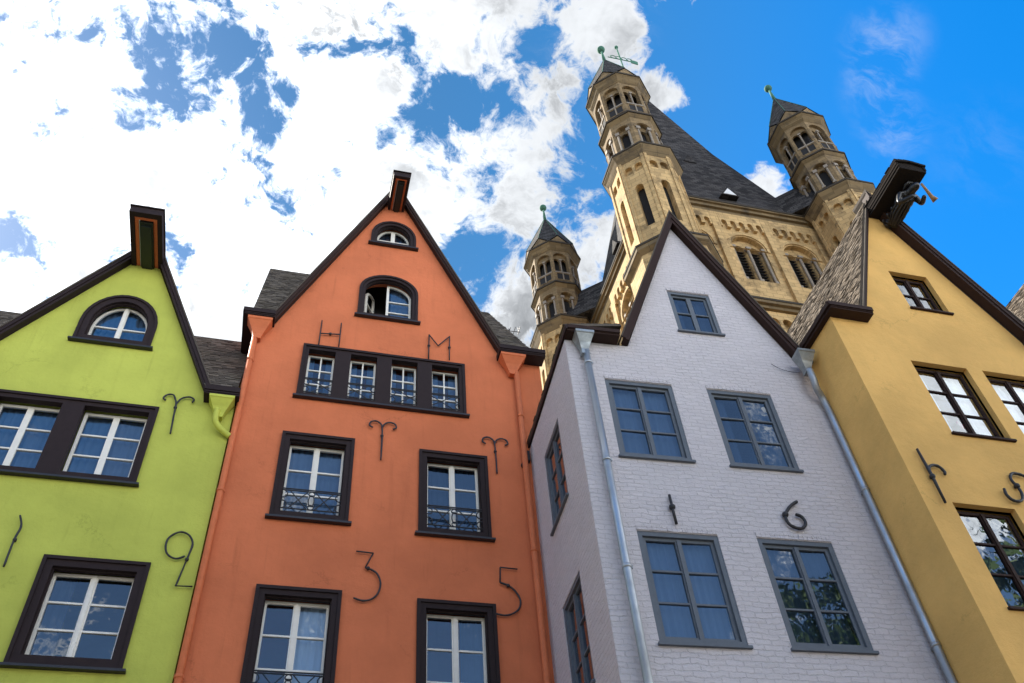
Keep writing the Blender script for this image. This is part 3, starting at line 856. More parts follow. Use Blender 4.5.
# its left leaf stands open into the room
lf = MB()
I1 = inset(o_a1, .115)
L1 = clip(I1, 0.0, 1.33, 16, 19)
piv = 0.85
def openxf(u, z, d):
    a = math.radians(62); r = u - piv
    return (piv + r * math.cos(a) + d * math.sin(a), 0.26 + r * math.sin(a) - d * math.cos(a), z)
lf.plate(inset(L1, .004), [h for h in leaf_bars(inset(L1, .004), [(piv, 1.32)], (17.25, 17.62), .055, .03)], 0, .045, openxf)
lf.build('open_casement', 'cream', w)
framed_window(oh, o_band, one, 3, cols=2, posts=[(0.33, 0.65), (1.20, 1.51), (2.06, 2.37)], sur=.115, seed=25, fr=.04,
              rail=[(-0.215, 1.20, 14.22, 14.66), (1.52, 2.955, 14.22, 14.66)])
framed_window(oh, o_A, two, (11.86, 12.40), sur=.14, seed=26, rail=[(-.315, .73, 11.36, 11.84)])
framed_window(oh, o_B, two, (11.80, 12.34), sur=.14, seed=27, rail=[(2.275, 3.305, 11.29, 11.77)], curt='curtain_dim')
framed_window(oh, o_C, two, (8.52, 9.08), sur=.14, seed=31, rail=[(-.325, .73, 7.94, 8.40)], curt='blind', split=[(.22, .70)])  # white blind stands for the cloud mirrored in the right leaf
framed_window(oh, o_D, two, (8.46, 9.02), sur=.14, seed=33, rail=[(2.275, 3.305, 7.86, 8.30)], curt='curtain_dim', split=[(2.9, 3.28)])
hoist_hood(oh, 1.21, 1.63, -1.05, 21.14, 21.32)
downpipe(oh, [(-1.33, -.08, 15.62), (-1.335, -.08, 12.0), (-1.345, -.08, 0.0)], .058, 'orange_paint', (-1.29, -.15, 16.03, 15.52, .50, .26), joints=[(-1.335, -.08, 14.9), (-1.34, -.08, 11.6), (-1.345, -.08, 8.2)])
downpipe(oh, [(4.21, -.12, 15.5), (4.21, -.12, 0.0)], .058, 'orange_paint', (4.13, -.17, 15.92, 15.42, .56, .28), joints=[(4.21, -.12, 14.2), (4.21, -.12, 10.9)])
anchor(oh, [[(-.04, 16.42), (-.04, 15.63)], [(.375, 16.42), (.375, 15.66)], [(-.04, 16.0), (.375, 16.05)]], knots=[(.17, 16.025)], r=.017, label='black iron letter H')
anchor(oh, [[(2.29, 15.66), (2.30, 16.43)], [(2.30, 16.43), (2.50, 16.11), (2.76, 16.47)], [(2.76, 16.47), (2.745, 15.70)]], knots=[(2.295, 16.07), (2.75, 16.1)], r=.017, label='black iron letter M')
def yy(x, z, tail):
    a = [(x - .17, z - .08), (x - .235, z - .03), (x - .215, z + .06), (x - .12, z + .10), (x - .03, z + .05), (x + .01, z - .06), (x + .02, z - .4), (x + .02, tail)]
    b = [(x + .01, z - .06), (x + .06, z + .05), (x + .16, z + .10), (x + .255, z + .07), (x + .285, z - .02), (x + .22, z - .07)]
    return [a, b]
anchor(oh, yy(1.37, 13.57, 12.69), knots=[(1.385, 13.30)], label='black iron wall anchor shaped like a Y above the 3')
anchor(oh, yy(3.62, 13.48, 12.66), knots=[(3.635, 13.22)], label='black iron wall anchor shaped like a Y above the 5')
anchor(oh, [[(1.06, 10.62), (1.35, 10.61)], [(1.35, 10.61), (1.23, 10.31)], [(1.23, 10.31), (1.33, 10.28), (1.44, 10.20), (1.50, 10.02), (1.46, 9.83), (1.36, 9.72), (1.22, 9.68), (1.07, 9.72)]], knots=[(1.28, 10.30)], label='black iron number 3')
anchor(oh, [[(3.89, 10.53), (3.58, 10.54)], [(3.58, 10.54), (3.56, 10.23)], [(3.56, 10.23), (3.70, 10.18), (3.82, 10.08), (3.90, 9.91), (3.86, 9.74), (3.74, 9.64), (3.60, 9.60), (3.45, 9.62)]], knots=[(3.70, 10.18)], label='black iron number 5')

# ================================================================== WHITE HOUSE
YW = math.radians(-2.511)
wh = thing('white_house', 'white painted brick house with blue grey windows and iron 16 between them', 'house', (4.24, 10.0, 0), YW)
wT = rect(2.31, 3.20, 14.04, 15.24)
wML = rect(0.61, 1.84, 10.76, 12.50); wMR = rect(2.49, 3.72, 10.74, 12.50)
wLL = rect(0.63, 1.90, 7.52, 9.32); wLR = rect(2.53, 3.77, 7.52, 9.33)
wBL = rect(0.63, 1.90, 4.2, 6.0); wBR = rect(2.53, 3.77, 4.2, 6.0)
s1 = rect(1.0, 2.1, 10.73, 12.44); s2 = rect(1.0, 2.1, 7.50, 9.27)
outer = gable_poly(0, 4.86, 0, 13.42, (1.19, 13.42), (2.86, 17.5), (4.54, 13.42))
b_ = body(0, 4.86, 0, 13.42, 8.0, outer, [wT, wML, wMR, wLL, wLR, wBL, wBR], [s1, s2])
pt_ = MB(); pt_.plate([(1.25, 13.43), (4.48, 13.43), (2.86, 17.4)], [], .86, .92); pt_.build('dark_backing', 'shade_black', wh)
b_.build('wall', 'white', wh)
rake_trim(wh, (1.17, 13.42), (2.86, 17.52), (4.62, 13.25), mat='brown', w=.12, over=.16)
eave_box(wh, 0.0, 0.98, 13.43, 13.53, 'brown', over=.23)
f_ = MB(); f_.box(-.035, -.002, -.26, 3.1, 13.45, 13.55)
f_.build('side_fascia', 'dark', wh)
rf = MB()
rf.slates((-.045, 3.1, 13.58), (-.045, -.24, 13.58), (1.12, -.05, 13.98), (1.12, 3.1, 13.98), seed=42)
rf.slates((1.22, .5, 13.7), (1.22, .0, 13.7), (2.84, .0, 17.68), (2.84, 4.5, 17.68), .25, .16, seed=44)
rf.slates((4.50, .0, 13.7), (4.50, 4.5, 13.7), (2.88, 4.5, 17.68), (2.88, .0, 17.68), .25, .16, seed=45)
rf.build('roof', 'slate_dark', wh)
for k, o_ in enumerate((wML, wMR, wLL, wLR, wBL, wBR)):
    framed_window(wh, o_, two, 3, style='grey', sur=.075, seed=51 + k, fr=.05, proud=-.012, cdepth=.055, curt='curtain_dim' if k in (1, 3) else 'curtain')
framed_window(wh, wT, two, 2, style='grey', sur=.07, seed=61, fr=.045, proud=-.012, cdepth=.055, curt='curtain_dim', mull=False)
for k, o_ in enumerate((s1, s2)):
    framed_window(wh, o_, two, 3, xf=LEFT, style='grey', sur=.07, seed=63 + k, fr=.05, proud=-.012, cdepth=.055, curt='curtain_dim')
for o_ in (wT, wML, wMR, wLL, wLR):      # soldier course over each window
    lt = MB()
    u0, u1, z1 = o_[0][0], o_[1][0], o_[2][1]
    n = int((u1 - u0) / .075)
    for i in range(n):
        a = u0 + (u1 - u0) * i / n; b = u0 + (u1 - u0) * (i + 1) / n
        lt.box(a + .004 * (i > 0), b - .004, -.012 - random.random() * .006, .05, z1 + .012, z1 + .085 + random.random() * .01)
    lt.box(u0, u1, -.006, .05, z1 + .008, z1 + .0805)
    lt.build('lintel', 'white', wh)
downpipe(wh, [(.325, -.11, 13.05), (.325, -.11, 9.0), (.325, -.11, 0.0)], .062, 'zinc', (.30, -.17, 13.42, 12.95, .34, .26), joints=[(.325, -.11, 12.75), (.325, -.11, 10.55), (.325, -.11, 8.6)], hopmat='zinc_dull')
pp = smooth_path([(4.50, -.30, 12.95), (4.50, -.30, 12.72), (4.53, -.24, 12.55), (4.64, -.14, 12.42), (4.68, -.11, 12.25), (4.69, -.11, 11.9)]) + [Vector((4.69, -.11, 6.0)), Vector((4.69, -.11, 0))]
downpipe(wh, pp, .062, 'zinc', (4.50, -.32, 13.36, 12.90, .34, .28), joints=[(4.69, -.11, 10.35), (4.69, -.11, 7.6)], hopmat='zinc_dull')
anchor(wh, [[(1.26, 9.99), (1.26, 9.73), (1.262, 9.45)]], r=.026, knots=[(1.26, 9.76)], label='black iron number 1')
anchor(wh, [[(3.41, 10.05), (3.30, 9.98), (3.20, 9.88), (3.12, 9.76), (3.11, 9.65), (3.16, 9.56), (3.29, 9.52), (3.39, 9.58), (3.42, 9.67), (3.38, 9.76), (3.30, 9.79)]], r=.026, knots=[(3.12, 9.77)], label='black iron number 6')
wi = MB(); wi.tube(smooth_path([(3.98, -.02, 13.33), (4.10, -.03, 13.22), (4.28, -.03, 13.16), (4.5, -.03, 13.15)]), .005, 6)
wi.build('wire', 'iron', wh)
br = MB(); br.box(-.16, -.036, 2.9, 3.05, 13.05, 13.3); br.sphere((-.16, 2.95, 12.95), .07); br.build('gutter_bracket', 'iron', wh)

# ================================================================== YELLOW HOUSE   (facade plane y = 8.72)
yh = thing('yellow_house', 'ochre yellow plaster house with carved figure blowing a horn under its hood', 'house', (8.98, 8.72, 0))
X = 8.98
yT = rect(10.99 - X, 11.88 - X, 14.31, 15.48)
y1 = rect(10.24 - X, 11.40 - X, 10.94, 12.68); y2 = rect(11.73 - X, 12.87 - X, 10.94, 12.69)
y3 = rect(9.48 - X, 10.58 - X, 7.66, 9.43); y4 = rect(11.55 - X, 12.7 - X, 7.66, 9.43)
y5 = rect(9.48 - X, 10.58 - X, 4.4, 6.1)
outer = gable_poly(0, 5.0, 0, 13.62, (.76, 13.62), (2.50, 17.82), (4.24, 13.62))
b_ = body(0, 5.0, 0, 13.62, 8.0, outer, [yT, y1, y2, y3, y4, y5])
pt_ = MB(); pt_.plate([(.82, 13.63), (4.18, 13.63), (2.5, 17.7)], [], .86, .92); pt_.build('dark_backing', 'shade_black', yh)
b_.build('wall', 'yellow', yh)
rake_trim(yh, (.80, 13.80), (2.50, 17.84), (4.30, 13.55), mat='brown', w=.14, over=.20, wl=.045, ol=.07)
eave_box(yh, -.10, .78, 13.60, 13.72, 'brown', over=.22, ret=(-.11, -.001, 3.4))
eave_box(yh, 4.2, 5.1, 13.58, 13.74, 'brown', over=.26)
rf = MB()
rf.slates((.66, 4.8, 13.80), (.66, -.05, 13.80), (2.45, -.05, 18.03), (2.45, 4.8, 18.03), .13, .08, seed=71, jit=.5)
rf.slates((-.12, 4.8, 13.76), (-.12, -.22, 13.76), (.80, -.22, 13.80), (.80, 4.8, 13.80), .17, .105, seed=73, jit=.4)
rf.slates((4.22, .0, 13.82), (4.22, 4.8, 13.82), (2.51, 4.8, 18.06), (2.51, .0, 18.06), seed=72)
rf.build('roof', 'slate_tan', yh)
def yellow_window(o_, rows, seed, curt, glass='glass', split=None):
    return framed_window(yh, o_, two, rows, style='brown', sur=.05, seed=seed, fr=.05, proud=-.10, cdepth=.125, curt=curt, glass=glass, split=split)
yellow_window(yT, 2, 81, 'curtain_dim')
w = yellow_window(y1, 3, 82, 'blind', 'glass_clear')
fl = MB()
for k in range(26):
    a = Vector((2.02 + random.gauss(0, .06), .28 + random.gauss(0, .015), 11.18 + abs(random.gauss(0, .07))))
    d = Vector((random.gauss(0, .05), random.gauss(0, .02), random.gauss(.02, .05))); q = d.cross(Vector((0, 1, .2))).normalized() * .018
    fl.poly([a, a + d * .5 + q, a + d, a + d * .5 - q])
fl.build('flowers', 'leaf', w)
fp = MB(); fp.sphere((1.86, .27, 11.42), .035, 8, 6, (1, .6, 2.2)); fp.sphere((1.80, .27, 11.50), .022, 8, 6); fp.build('ornament', 'red', w)
yellow_window(y2, 3, 83, 'blind', 'glass_clear')
yellow_window(y3, 3, 84, 'curtain_dim'); yellow_window(y4, 3, 85, 'curtain_dim'); yellow_window(y5, 3, 86, 'curtain_dim')
anchor(yh, [[(.32, 10.41), (.335, 9.86), (.32, 9.36)], [(.335, 9.92), (.36, 10.04), (.46, 10.10), (.56, 10.08), (.61, 9.99), (.59, 9.93)]], r=.024, knots=[(.335, 9.86)], label='black iron anchor like a letter r')
anchor(yh, [[(1.57, 9.78), (1.55, 9.66), (1.60, 9.57), (1.70, 9.55), (1.80, 9.60), (1.86, 9.72), (1.86, 9.85), (1.82, 9.96), (1.84, 10.06), (1.92, 10.13), (2.04, 10.13), (2.16, 10.09)]], r=.024, knots=[(1.855, 9.87)], label='black iron number 5 with a curled foot')
# hood with the carved figure
hd = MB()
a0, b0, yf, zb = 2.40, 3.06, -1.30, 17.50
hd.box(a0, b0, yf, .0, zb, zb + .06)
for k in range(3):
    o_ = .014 * (k % 2)
    hd.box(a0 - .02 - o_, a0 + .03, yf - .02, .0, zb + .061 + k * .06, zb + .119 + k * .06); hd.box(b0 - .03, b0 + .02 + o_, yf - .02, .0, zb + .061 + k * .06, zb + .119 + k * .06)
hd.box(a0 + .031, b0 - .031, yf, .0, zb + .061, zb + .24)
ho = hd.build('hood', 'hood_black', yh)
hr = MB()
hr.slates((a0 - .05, .6, zb + .245), (a0 - .05, yf - .05, zb + .245), ((a0 + b0) / 2, yf - .05, zb + .32), ((a0 + b0) / 2, .6, zb + .32), seed=75)
hr.slates((b0 + .05, yf - .05, zb + .245), (b0 + .05, .6, zb + .245), ((a0 + b0) / 2, .6, zb + .32), ((a0 + b0) / 2, yf - .05, zb + .32), seed=76)
hr.build('hood_roof', 'hood_black', ho)
def skin_body(name, verts, edges, radii, mat, parent, sub=2):
    me = bpy.data.meshes.new(name); me.from_pydata(verts, edges, [])
    o = bpy.data.objects.new(name, me); COL.objects.link(o)
    o.modifiers.new('skin', 'SKIN')
    for i, r in enumerate(radii):
        v = me.skin_vertices[0].data[i]; v.radius = (r, r) if not isinstance(r, tuple) else r
    me.skin_vertices[0].data[0].use_root = True
    s_ = o.modifiers.new('sub', 'SUBSURF'); s_.levels = sub; s_.render_levels = sub
    dg = bpy.context.evaluated_depsgraph_get(); dg.update()
    me2 = bpy.data.meshes.new_from_object(o.evaluated_get(dg))
    o.modifiers.clear(); o.data = me2
    for p in me2.polygons: p.use_smooth = True
    me2.materials.clear(); me2.materials.append(M[mat])
    if parent: o.parent = parent
    return o
cx = (a0 + b0) / 2 + .07
fv = [(cx, -.30, 17.27), (cx, -.06, 17.12), (cx, -.52, 17.30), (cx, -.76, 17.29), (cx, -.93, 17.27), (cx, -1.05, 17.26), (cx + .02, -1.17, 17.20),
      (cx - .20, -.80, 17.27), (cx - .26, -.72, 17.06), (cx - .06, -.98, 17.02), (cx + .19, -.80, 17.27), (cx + .28, -.78, 17.08), (cx + .16, -1.02, 17.02)]
fe = [(0, 1), (0, 2), (2, 3), (3, 4), (4, 5), (5, 6), (3, 7), (7, 8), (8, 9), (3, 10), (10, 11), (11, 12)]
fr_ = [.15, .11, .165, .15, .08, .125, .06, .075, .06, .05, .075, .06, .05]
fig = skin_body('carved_figure', fv, fe, fr_, 'carved', yh)
fig['label'] = 'black carved figure leaning out under the hood, blowing a gilded horn'
hn = MB(); hn.tube([(cx + .03, -1.20, 17.16), (cx + .12, -1.15, 17.02), (cx + .22, -1.09, 16.88), (cx + .30, -1.06, 16.80)], [.024, .030, .04, .07], 12)
hn.build('horn', 'gold', fig, smooth=True)
sc_ = MB()
for s_ in (-1, 1):
    for k in range(5):
        y = -.14 - .17 * k; rr = .10 - .008 * k
        pts = [(cx + s_ * (.12 + rr * (1 - i / 14) * math.cos(i * .62)), y + rr * (1 - i / 14) * math.sin(i * .62), 17.27 - .07 * math.sin(i * .3)) for i in range(12)]
        sc_.tube(pts, .028, 6)
for k in range(9):
    an = k / 9 * 6.28; sc_.tube([(cx, -.10, 17.30), (cx + .12 * math.cos(an), -.10 + .10 * math.sin(an), 17.16), (cx + .19 * math.cos(an), -.10 + .10 * math.sin(an), 17.24)], [.05, .045, .02], 6)
for k in range(7):   # hair
    an = k / 7 * 3.14; sc_.tube([(cx + .08 * math.cos(an), -1.06, 17.37 + .07 * math.sin(an)), (cx + .11 * math.cos(an), -.98, 17.36 + .09 * math.sin(an)), (cx + .12 * math.cos(an), -.88, 17.32 + .08 * math.sin(an))], [.035, .04, .02], 6)
for k in range(8):   # folds of the robe
    an = math.pi * (1.08 + .84 * k / 7)
    sc_.tube(smooth_path([(cx + .11 * math.cos(an), -.10, 17.18 + .11 * math.sin(an)), (cx + .17 * math.cos(an), -.36, 17.27 + .16 * math.sin(an)), (cx + .165 * math.cos(an), -.58, 17.29 + .16 * math.sin(an)), (cx + .12 * math.cos(an), -.80, 17.28 + .13 * math.sin(an))], 4), .022, 6)
sc_.build('scrollwork', 'carved', fig, smooth=True)

# ================================================================== HOUSE BEYOND (only its slate roof shows)
fh = thing('slate_roofed_house', 'house beyond the yellow one at the right edge, only its slate roof slope showing', 'house', (14.02, 9.0, 0))
m_ = MB()
outer = gable_poly(0, 4.9, 0, 13.4, (.02, 13.4), (2.48, 17.6), (4.88, 13.4))
fw = [rect(.8, 1.95, 10.9, 12.6), rect(2.9, 4.05, 10.9, 12.6), rect(.8, 1.95, 7.6, 9.4), rect(2.9, 4.05, 7.6, 9.4)]
m_.plate(outer, fw, 0, .3); m_.box(0, .3, .3, 8, 0, 13.4); m_.box(4.6, 4.9, .3, 8, 0, 13.4); m_.box(.3, 4.6, 7.7, 8, 0, 13.4)
m_.box(.302, 4.598, .302, 7.69, 13.28, 13.38)
m_.build('wall', 'yellow', fh)
for k, o_ in enumerate(fw): framed_window(fh, o_, two, 3, style='brown', sur=.05, seed=95 + k, fr=.05, proud=-.10, cdepth=.125, curt='curtain_dim')
rake_trim(fh, (-.1, 13.40), (2.48, 17.60), (5.0, 13.40), mat='brown', w=.12, over=.10)
rf = MB()
rf.slates((-.1, 7.6, 13.5), (-.1, -.06, 13.5), (2.46, -.06, 17.86), (2.46, 7.6, 17.86), .13, .08, seed=91, jit=.5)
rf.slates((5.0, -.06, 13.5), (5.0, 7.6, 13.5), (2.5, 7.6, 17.86), (2.5, -.06, 17.86), .3, .2, seed=92)
rf.build('roof', 'slate_tan', fh)

# ================================================================== TV AERIAL on the orange roof
an_ = thing('tv_aerial', 'small black television aerial standing on the slate roof beside the orange gable', 'aerial', (4.5, 14.0, 17.72))
m_ = MB(); m_.tube([(-.25, 0.4, -1.2), (-.25, .4, -.6), (0, 0, -.2), (0, 0, .55)], .014, 6); m_.build('mast', 'iron', an_)
m_ = MB(); m_.tube([(-.28, -.05, .40), (.30, .05, .54)], .011, 6)
for k in range(5):
    x = -.24 + k * .125; m_.tube([(x, -.12, .41 + (x + .24) * .26), (x, .14, .41 + (x + .24) * .26)], .007, 5)
m_.tube([(.24, 0, .42), (.24, 0, .66)], .008, 5)
m_.build('antenna_bars', 'iron', an_)

# ================================================================== CHURCH TOWER
ch = thing('church_tower', 'tall sand coloured Romanesque church tower with corner turrets and dark slate spire behind the houses', 'church', (0, 0, 0))
TX0, TX1, TY0, TY1 = 18.3, 29.6, 26.5, 37.6
def wall_side(m, win_list, L, xf, proud_m):
    """m: wall mesh; one face of the square tower, u from 0 to L; three bays"""
    bay = 3.45; c = L / 2; cs = [c - bay, c, c + bay]
    holes = []
    for q in cs: holes.append(arch(q - 1.06, q + 1.06, 40.5, 43.75, 44.81, 14))
    for q in cs:
        for k in range(4): holes.append(arch(q - 1.50 + k * .78, q - 0.92 + k * .78, 35.5, 36.9, 37.19, 8))
    m.plate(rect(0, L, 0, 47.2), holes, 0, .34, xf, back=True)
    for q in cs:
        m.plate(arch(q - 1.12, q + 1.12, 40.44, 43.75, 44.86, 14), [arch(q - .90, q - .10, 40.7, 43.85, 44.25, 10), arch(q + .10, q + .90, 40.7, 43.85, 44.25, 10)], .341, .70, xf)
        m.plate(arch(q - 1.34, q + 1.34, 43.45, 43.75, 45.08, 14)[0:2] + arch(q - 1.34, q + 1.34, 43.45, 43.75, 45.08, 14)[2:], [arch(q - 1.15, q + 1.15, 43.46, 43.75, 44.89, 14)], -.07, .01, xf)
        for k in range(4): m.plate(rect(q - 1.55 + k * .78, q - .87 + k * .78, 35.45, 37.25), [], .341, .36, xf)
    # pilasters
    for q in (c - 1.5 * bay, c - .5 * bay, c + .5 * bay, c + 1.5 * bay):
        m.box(q - .27, q + .27, -.222, -.001, 38.6, 46.8, xf)
    # arched frieze hung between pilasters
    for q in cs:
        n = 5; w_ = (bay - .56) / n; z0 = 45.35
        pts = [(q - bay / 2 + .275, 46.8)]
        pts = []
        for k in range(n):
            a = q - bay / 2 + .28 + k * w_
            pts.append((a + .02, z0)); pts.append((a + .12, z0))
            r = (w_ - .24) / 2; cc_ = a + w_ / 2
            for i in range(7): pts.append((cc_ - r * math.cos(math.pi * i / 6), z0 + .52 + r * math.sin(math.pi * i / 6)))
            pts.append((a + w_ - .12, z0)); pts.append((a + w_ - .02, z0))
        pts += [(q + bay / 2 - .28, 46.8), (q - bay / 2 + .28, 46.8)]
        m.plate(pts, [], -.22, -.002, xf)
    for q in cs:      # window furniture
        wv_ = MB()
        for k in range(12):
            z = 40.9 + k * .27
            for s_ in (-1, 1):
                if z > 44.0: continue
                x0, x1 = q + s_ * .49 - .37, q + s_ * .49 + .37
                wv_.hexa([xf(x0, z - .16, .30 + .12), xf(x1, z - .16, .42), xf(x1, z + .05, .75), xf(x0, z + .05, .75), xf(x0, z - .13, .42), xf(x1, z - .13, .42), xf(x1, z + .08, .75), xf(x0, z + .08, .75)])
        win_list.append((wv_, q, xf))
LEFTW = lambda u, z, d: (TX0 + d, TY1 - u, z)
FRONTW = lambda u, z, d: (TX0 + u, TY0 + d, z)
RIGHTW = lambda u, z, d: (TX1 - d, TY0 + u, z)
BACKW = lambda u, z, d: (TX1 - u, TY1 - d, z)
m_ = MB(); pm = MB(); wl = []
wall_side(m_, wl, TX1 - TX0, FRONTW, pm)
wall_side(m_, wl, TY1 - TY0, LEFTW, pm)
wall_side(m_, wl, TY1 - TY0, RIGHTW, pm)
m_.plate(rect(0, TX1 - TX0, 0, 47.2), [], 0, .34, BACKW)
m_.box(TX0 + .8, TX1 - .8, TY0 + .8, TY1 - .8, 34, 47)
m_.build('wall', 'stone', ch)
rect_ring(pm, TX0, TX1, TY0, TY1, [(.002, 46.8), (.22, 46.8), (.22, 47.08), (.38, 47.1), (.38, 47.36), (.52, 47.38), (.52, 47.62), (-.4, 47.62), (-.4, 47.3), (.002, 47.25)])
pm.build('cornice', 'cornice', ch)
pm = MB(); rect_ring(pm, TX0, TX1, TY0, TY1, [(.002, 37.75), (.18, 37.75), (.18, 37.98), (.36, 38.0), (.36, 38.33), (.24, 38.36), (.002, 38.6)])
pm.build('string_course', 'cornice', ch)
for z_, o_ in ((47.50, .56), (38.22, .40)):
    pm = MB(); rect_ring(pm, TX0, TX1, TY0, TY1, [(o_ - .2, z_), (o_, z_), (o_, z_ + .16), (o_ - .2, z_ + .2)])
    pm.build('dark_ledge', 'ledge_dark', ch)  # dark ledge added for contrast
for wv_, q, xf in wl:
    fm = MB()
    for s_ in (-1, 0, 1):
        u = q + s_ * .98
        fm.tube([xf(u, 40.75, .17), xf(u, 43.65, .17)], .09, 10)
        fm.box(u - .15, u + .15, .02, .32, 43.65, 43.85, xf); fm.box(u - .13, u + .13, .04, .30, 40.55, 40.75, xf)
    w = fm.build('belfry_window', 'colonnette', ch)
    wv_.build('louvre', 'louvre', w)

# spire
def spire():
    m = MB()
    cx_, cy_ = (TX0 + TX1) / 2, (TY0 + TY1) / 2
    hx, hy = (TX1 - TX0) / 2 + .35, (TY1 - TY0) / 2 + .35
    k = .415
    def ring8(sx, sy, z, kk): return [(cx_ + a * sx, cy_ + b * sy, z) for a, b in ((1, -kk), (1, kk), (kk, 1), (-kk, 1), (-1, kk), (-1, -kk), (-kk, -1), (kk, -1))]
    levels = [ring8(hx, hy, 47.62, .995), ring8(hx * .83, hy * .83, 50.9, .99), ring8(hx * .49, hy * .49, 60.0, .98), ring8(.12, .12, 75.6, .9)]
    i = len(m.v)
    for L in levels: m.v += L
    for a in range(len(levels) - 1):
        for q in range(8): m.f.append((i + a * 8 + q, i + a * 8 + (q + 1) % 8, i + a * 8 + 8 + (q + 1) % 8, i + a * 8 + 8 + q))
    m.f.append(tuple(i + q for q in reversed(range(8)))); m.f.append(tuple(i + (len(levels) - 1) * 8 + q for q in range(8)))
    # saddle roofs towards the turrets
    for (tx, ty) in TUR:
        d = Vector((cx_ - tx, cy_ - ty, 0)).normalized(); s_ = Vector((-d.y, d.x, 0)) * 1.55
        a = Vector((tx, ty, 47.64)); b = a + d * 5.2
        z = Vector((0, 0, 4.2))
        i = len(m.v); m.v += [tuple(x) for x in (a - s_, a + s_, a + z, b - s_, b + s_, b + z)]
        m.f += [(i, i + 2, i + 1), (i + 3, i + 4, i + 5), (i, i + 3, i + 5, i + 2), (i + 1, i + 2, i + 5, i + 4), (i, i + 1, i + 4, i + 3)]
    o = m.build('spire', 'spire', ch)
    # little triangular dormers
    for (ax_, ay_, az_, s_, mt) in ((24.0, 26.15, 48.9, .62, 'pale'), (23.9, 28.34, 56.6, .5, 'spire')):
        dm = MB(); dm.hexa([(ax_ - s_, ay_, az_), (ax_ + s_, ay_, az_), (ax_ + s_, ay_ + 1.6, az_ + .3), (ax_ - s_, ay_ + 1.6, az_ + .3), (ax_ - .02, ay_, az_ + .95), (ax_ + .02, ay_, az_ + .95), (ax_ + .02, ay_ + 1.8, az_ + 1.0), (ax_ - .02, ay_ + 1.8, az_ + 1.0)])
        dm.build('dormer', 'spire', o)
        if mt == 'pale':
            fm = MB(); fm.plate([(ax_ - s_ * .72, az_ + .08), (ax_ + s_ * .72, az_ + .08), (ax_, az_ + .78)], [], ay_ - .03, ay_ - .004); fm.build('dormer_louvre', 'pale', o)
    dm = MB(); xx, yy_, zz = 18.0, 31.6, 48.9
    dm.hexa([(xx, yy_ - .5, zz), (xx, yy_ + .5, zz), (xx + 1.6, yy_ + .5, zz + .3), (xx + 1.6, yy_ - .5, zz + .3), (xx, yy_ - .02, zz + .95), (xx, yy_ + .02, zz + .95), (xx + 1.8, yy_ + .02, zz + 1), (xx + 1.8, yy_ - .02, zz + 1)])
    dm.build('dormer', 'spire', o)
    # weather vane on the tip
    v = MB()
    v.tube([(cx_, cy_, 75.4), (cx_, cy_, 84.0)], .07, 8); v.sphere((cx_, cy_, 76.6), .32, 12, 8)
    v.tube([(cx_ - 1.3, cy_, 81.4), (cx_ + 1.5, cy_, 81.4)], .045, 6)
    for k in range(4):
        v.tube([(cx_ - .7 + k * .55 + .28 * math.cos(i * .7), cy_, 81.7 + .28 * math.sin(i * .7)) for i in range(9)], .038, 5)
    v.plate([(cx_ + 1.0, 81.15), (cx_ + 1.7, 81.0), (cx_ + 1.75, 81.6), (cx_ + 1.4, 81.75), (cx_ + 1.0, 81.65)], [], cy_ - .03, cy_ + .03)
    v.sphere((cx_, cy_, 84.1), .2, 8, 6)
    v.build('weather_vane', 'copper', o)
    return o

TUR = [(17.47, 25.25), (16.5, 38.9), (30.9, 25.07), (30.9, 38.9)]
spire()

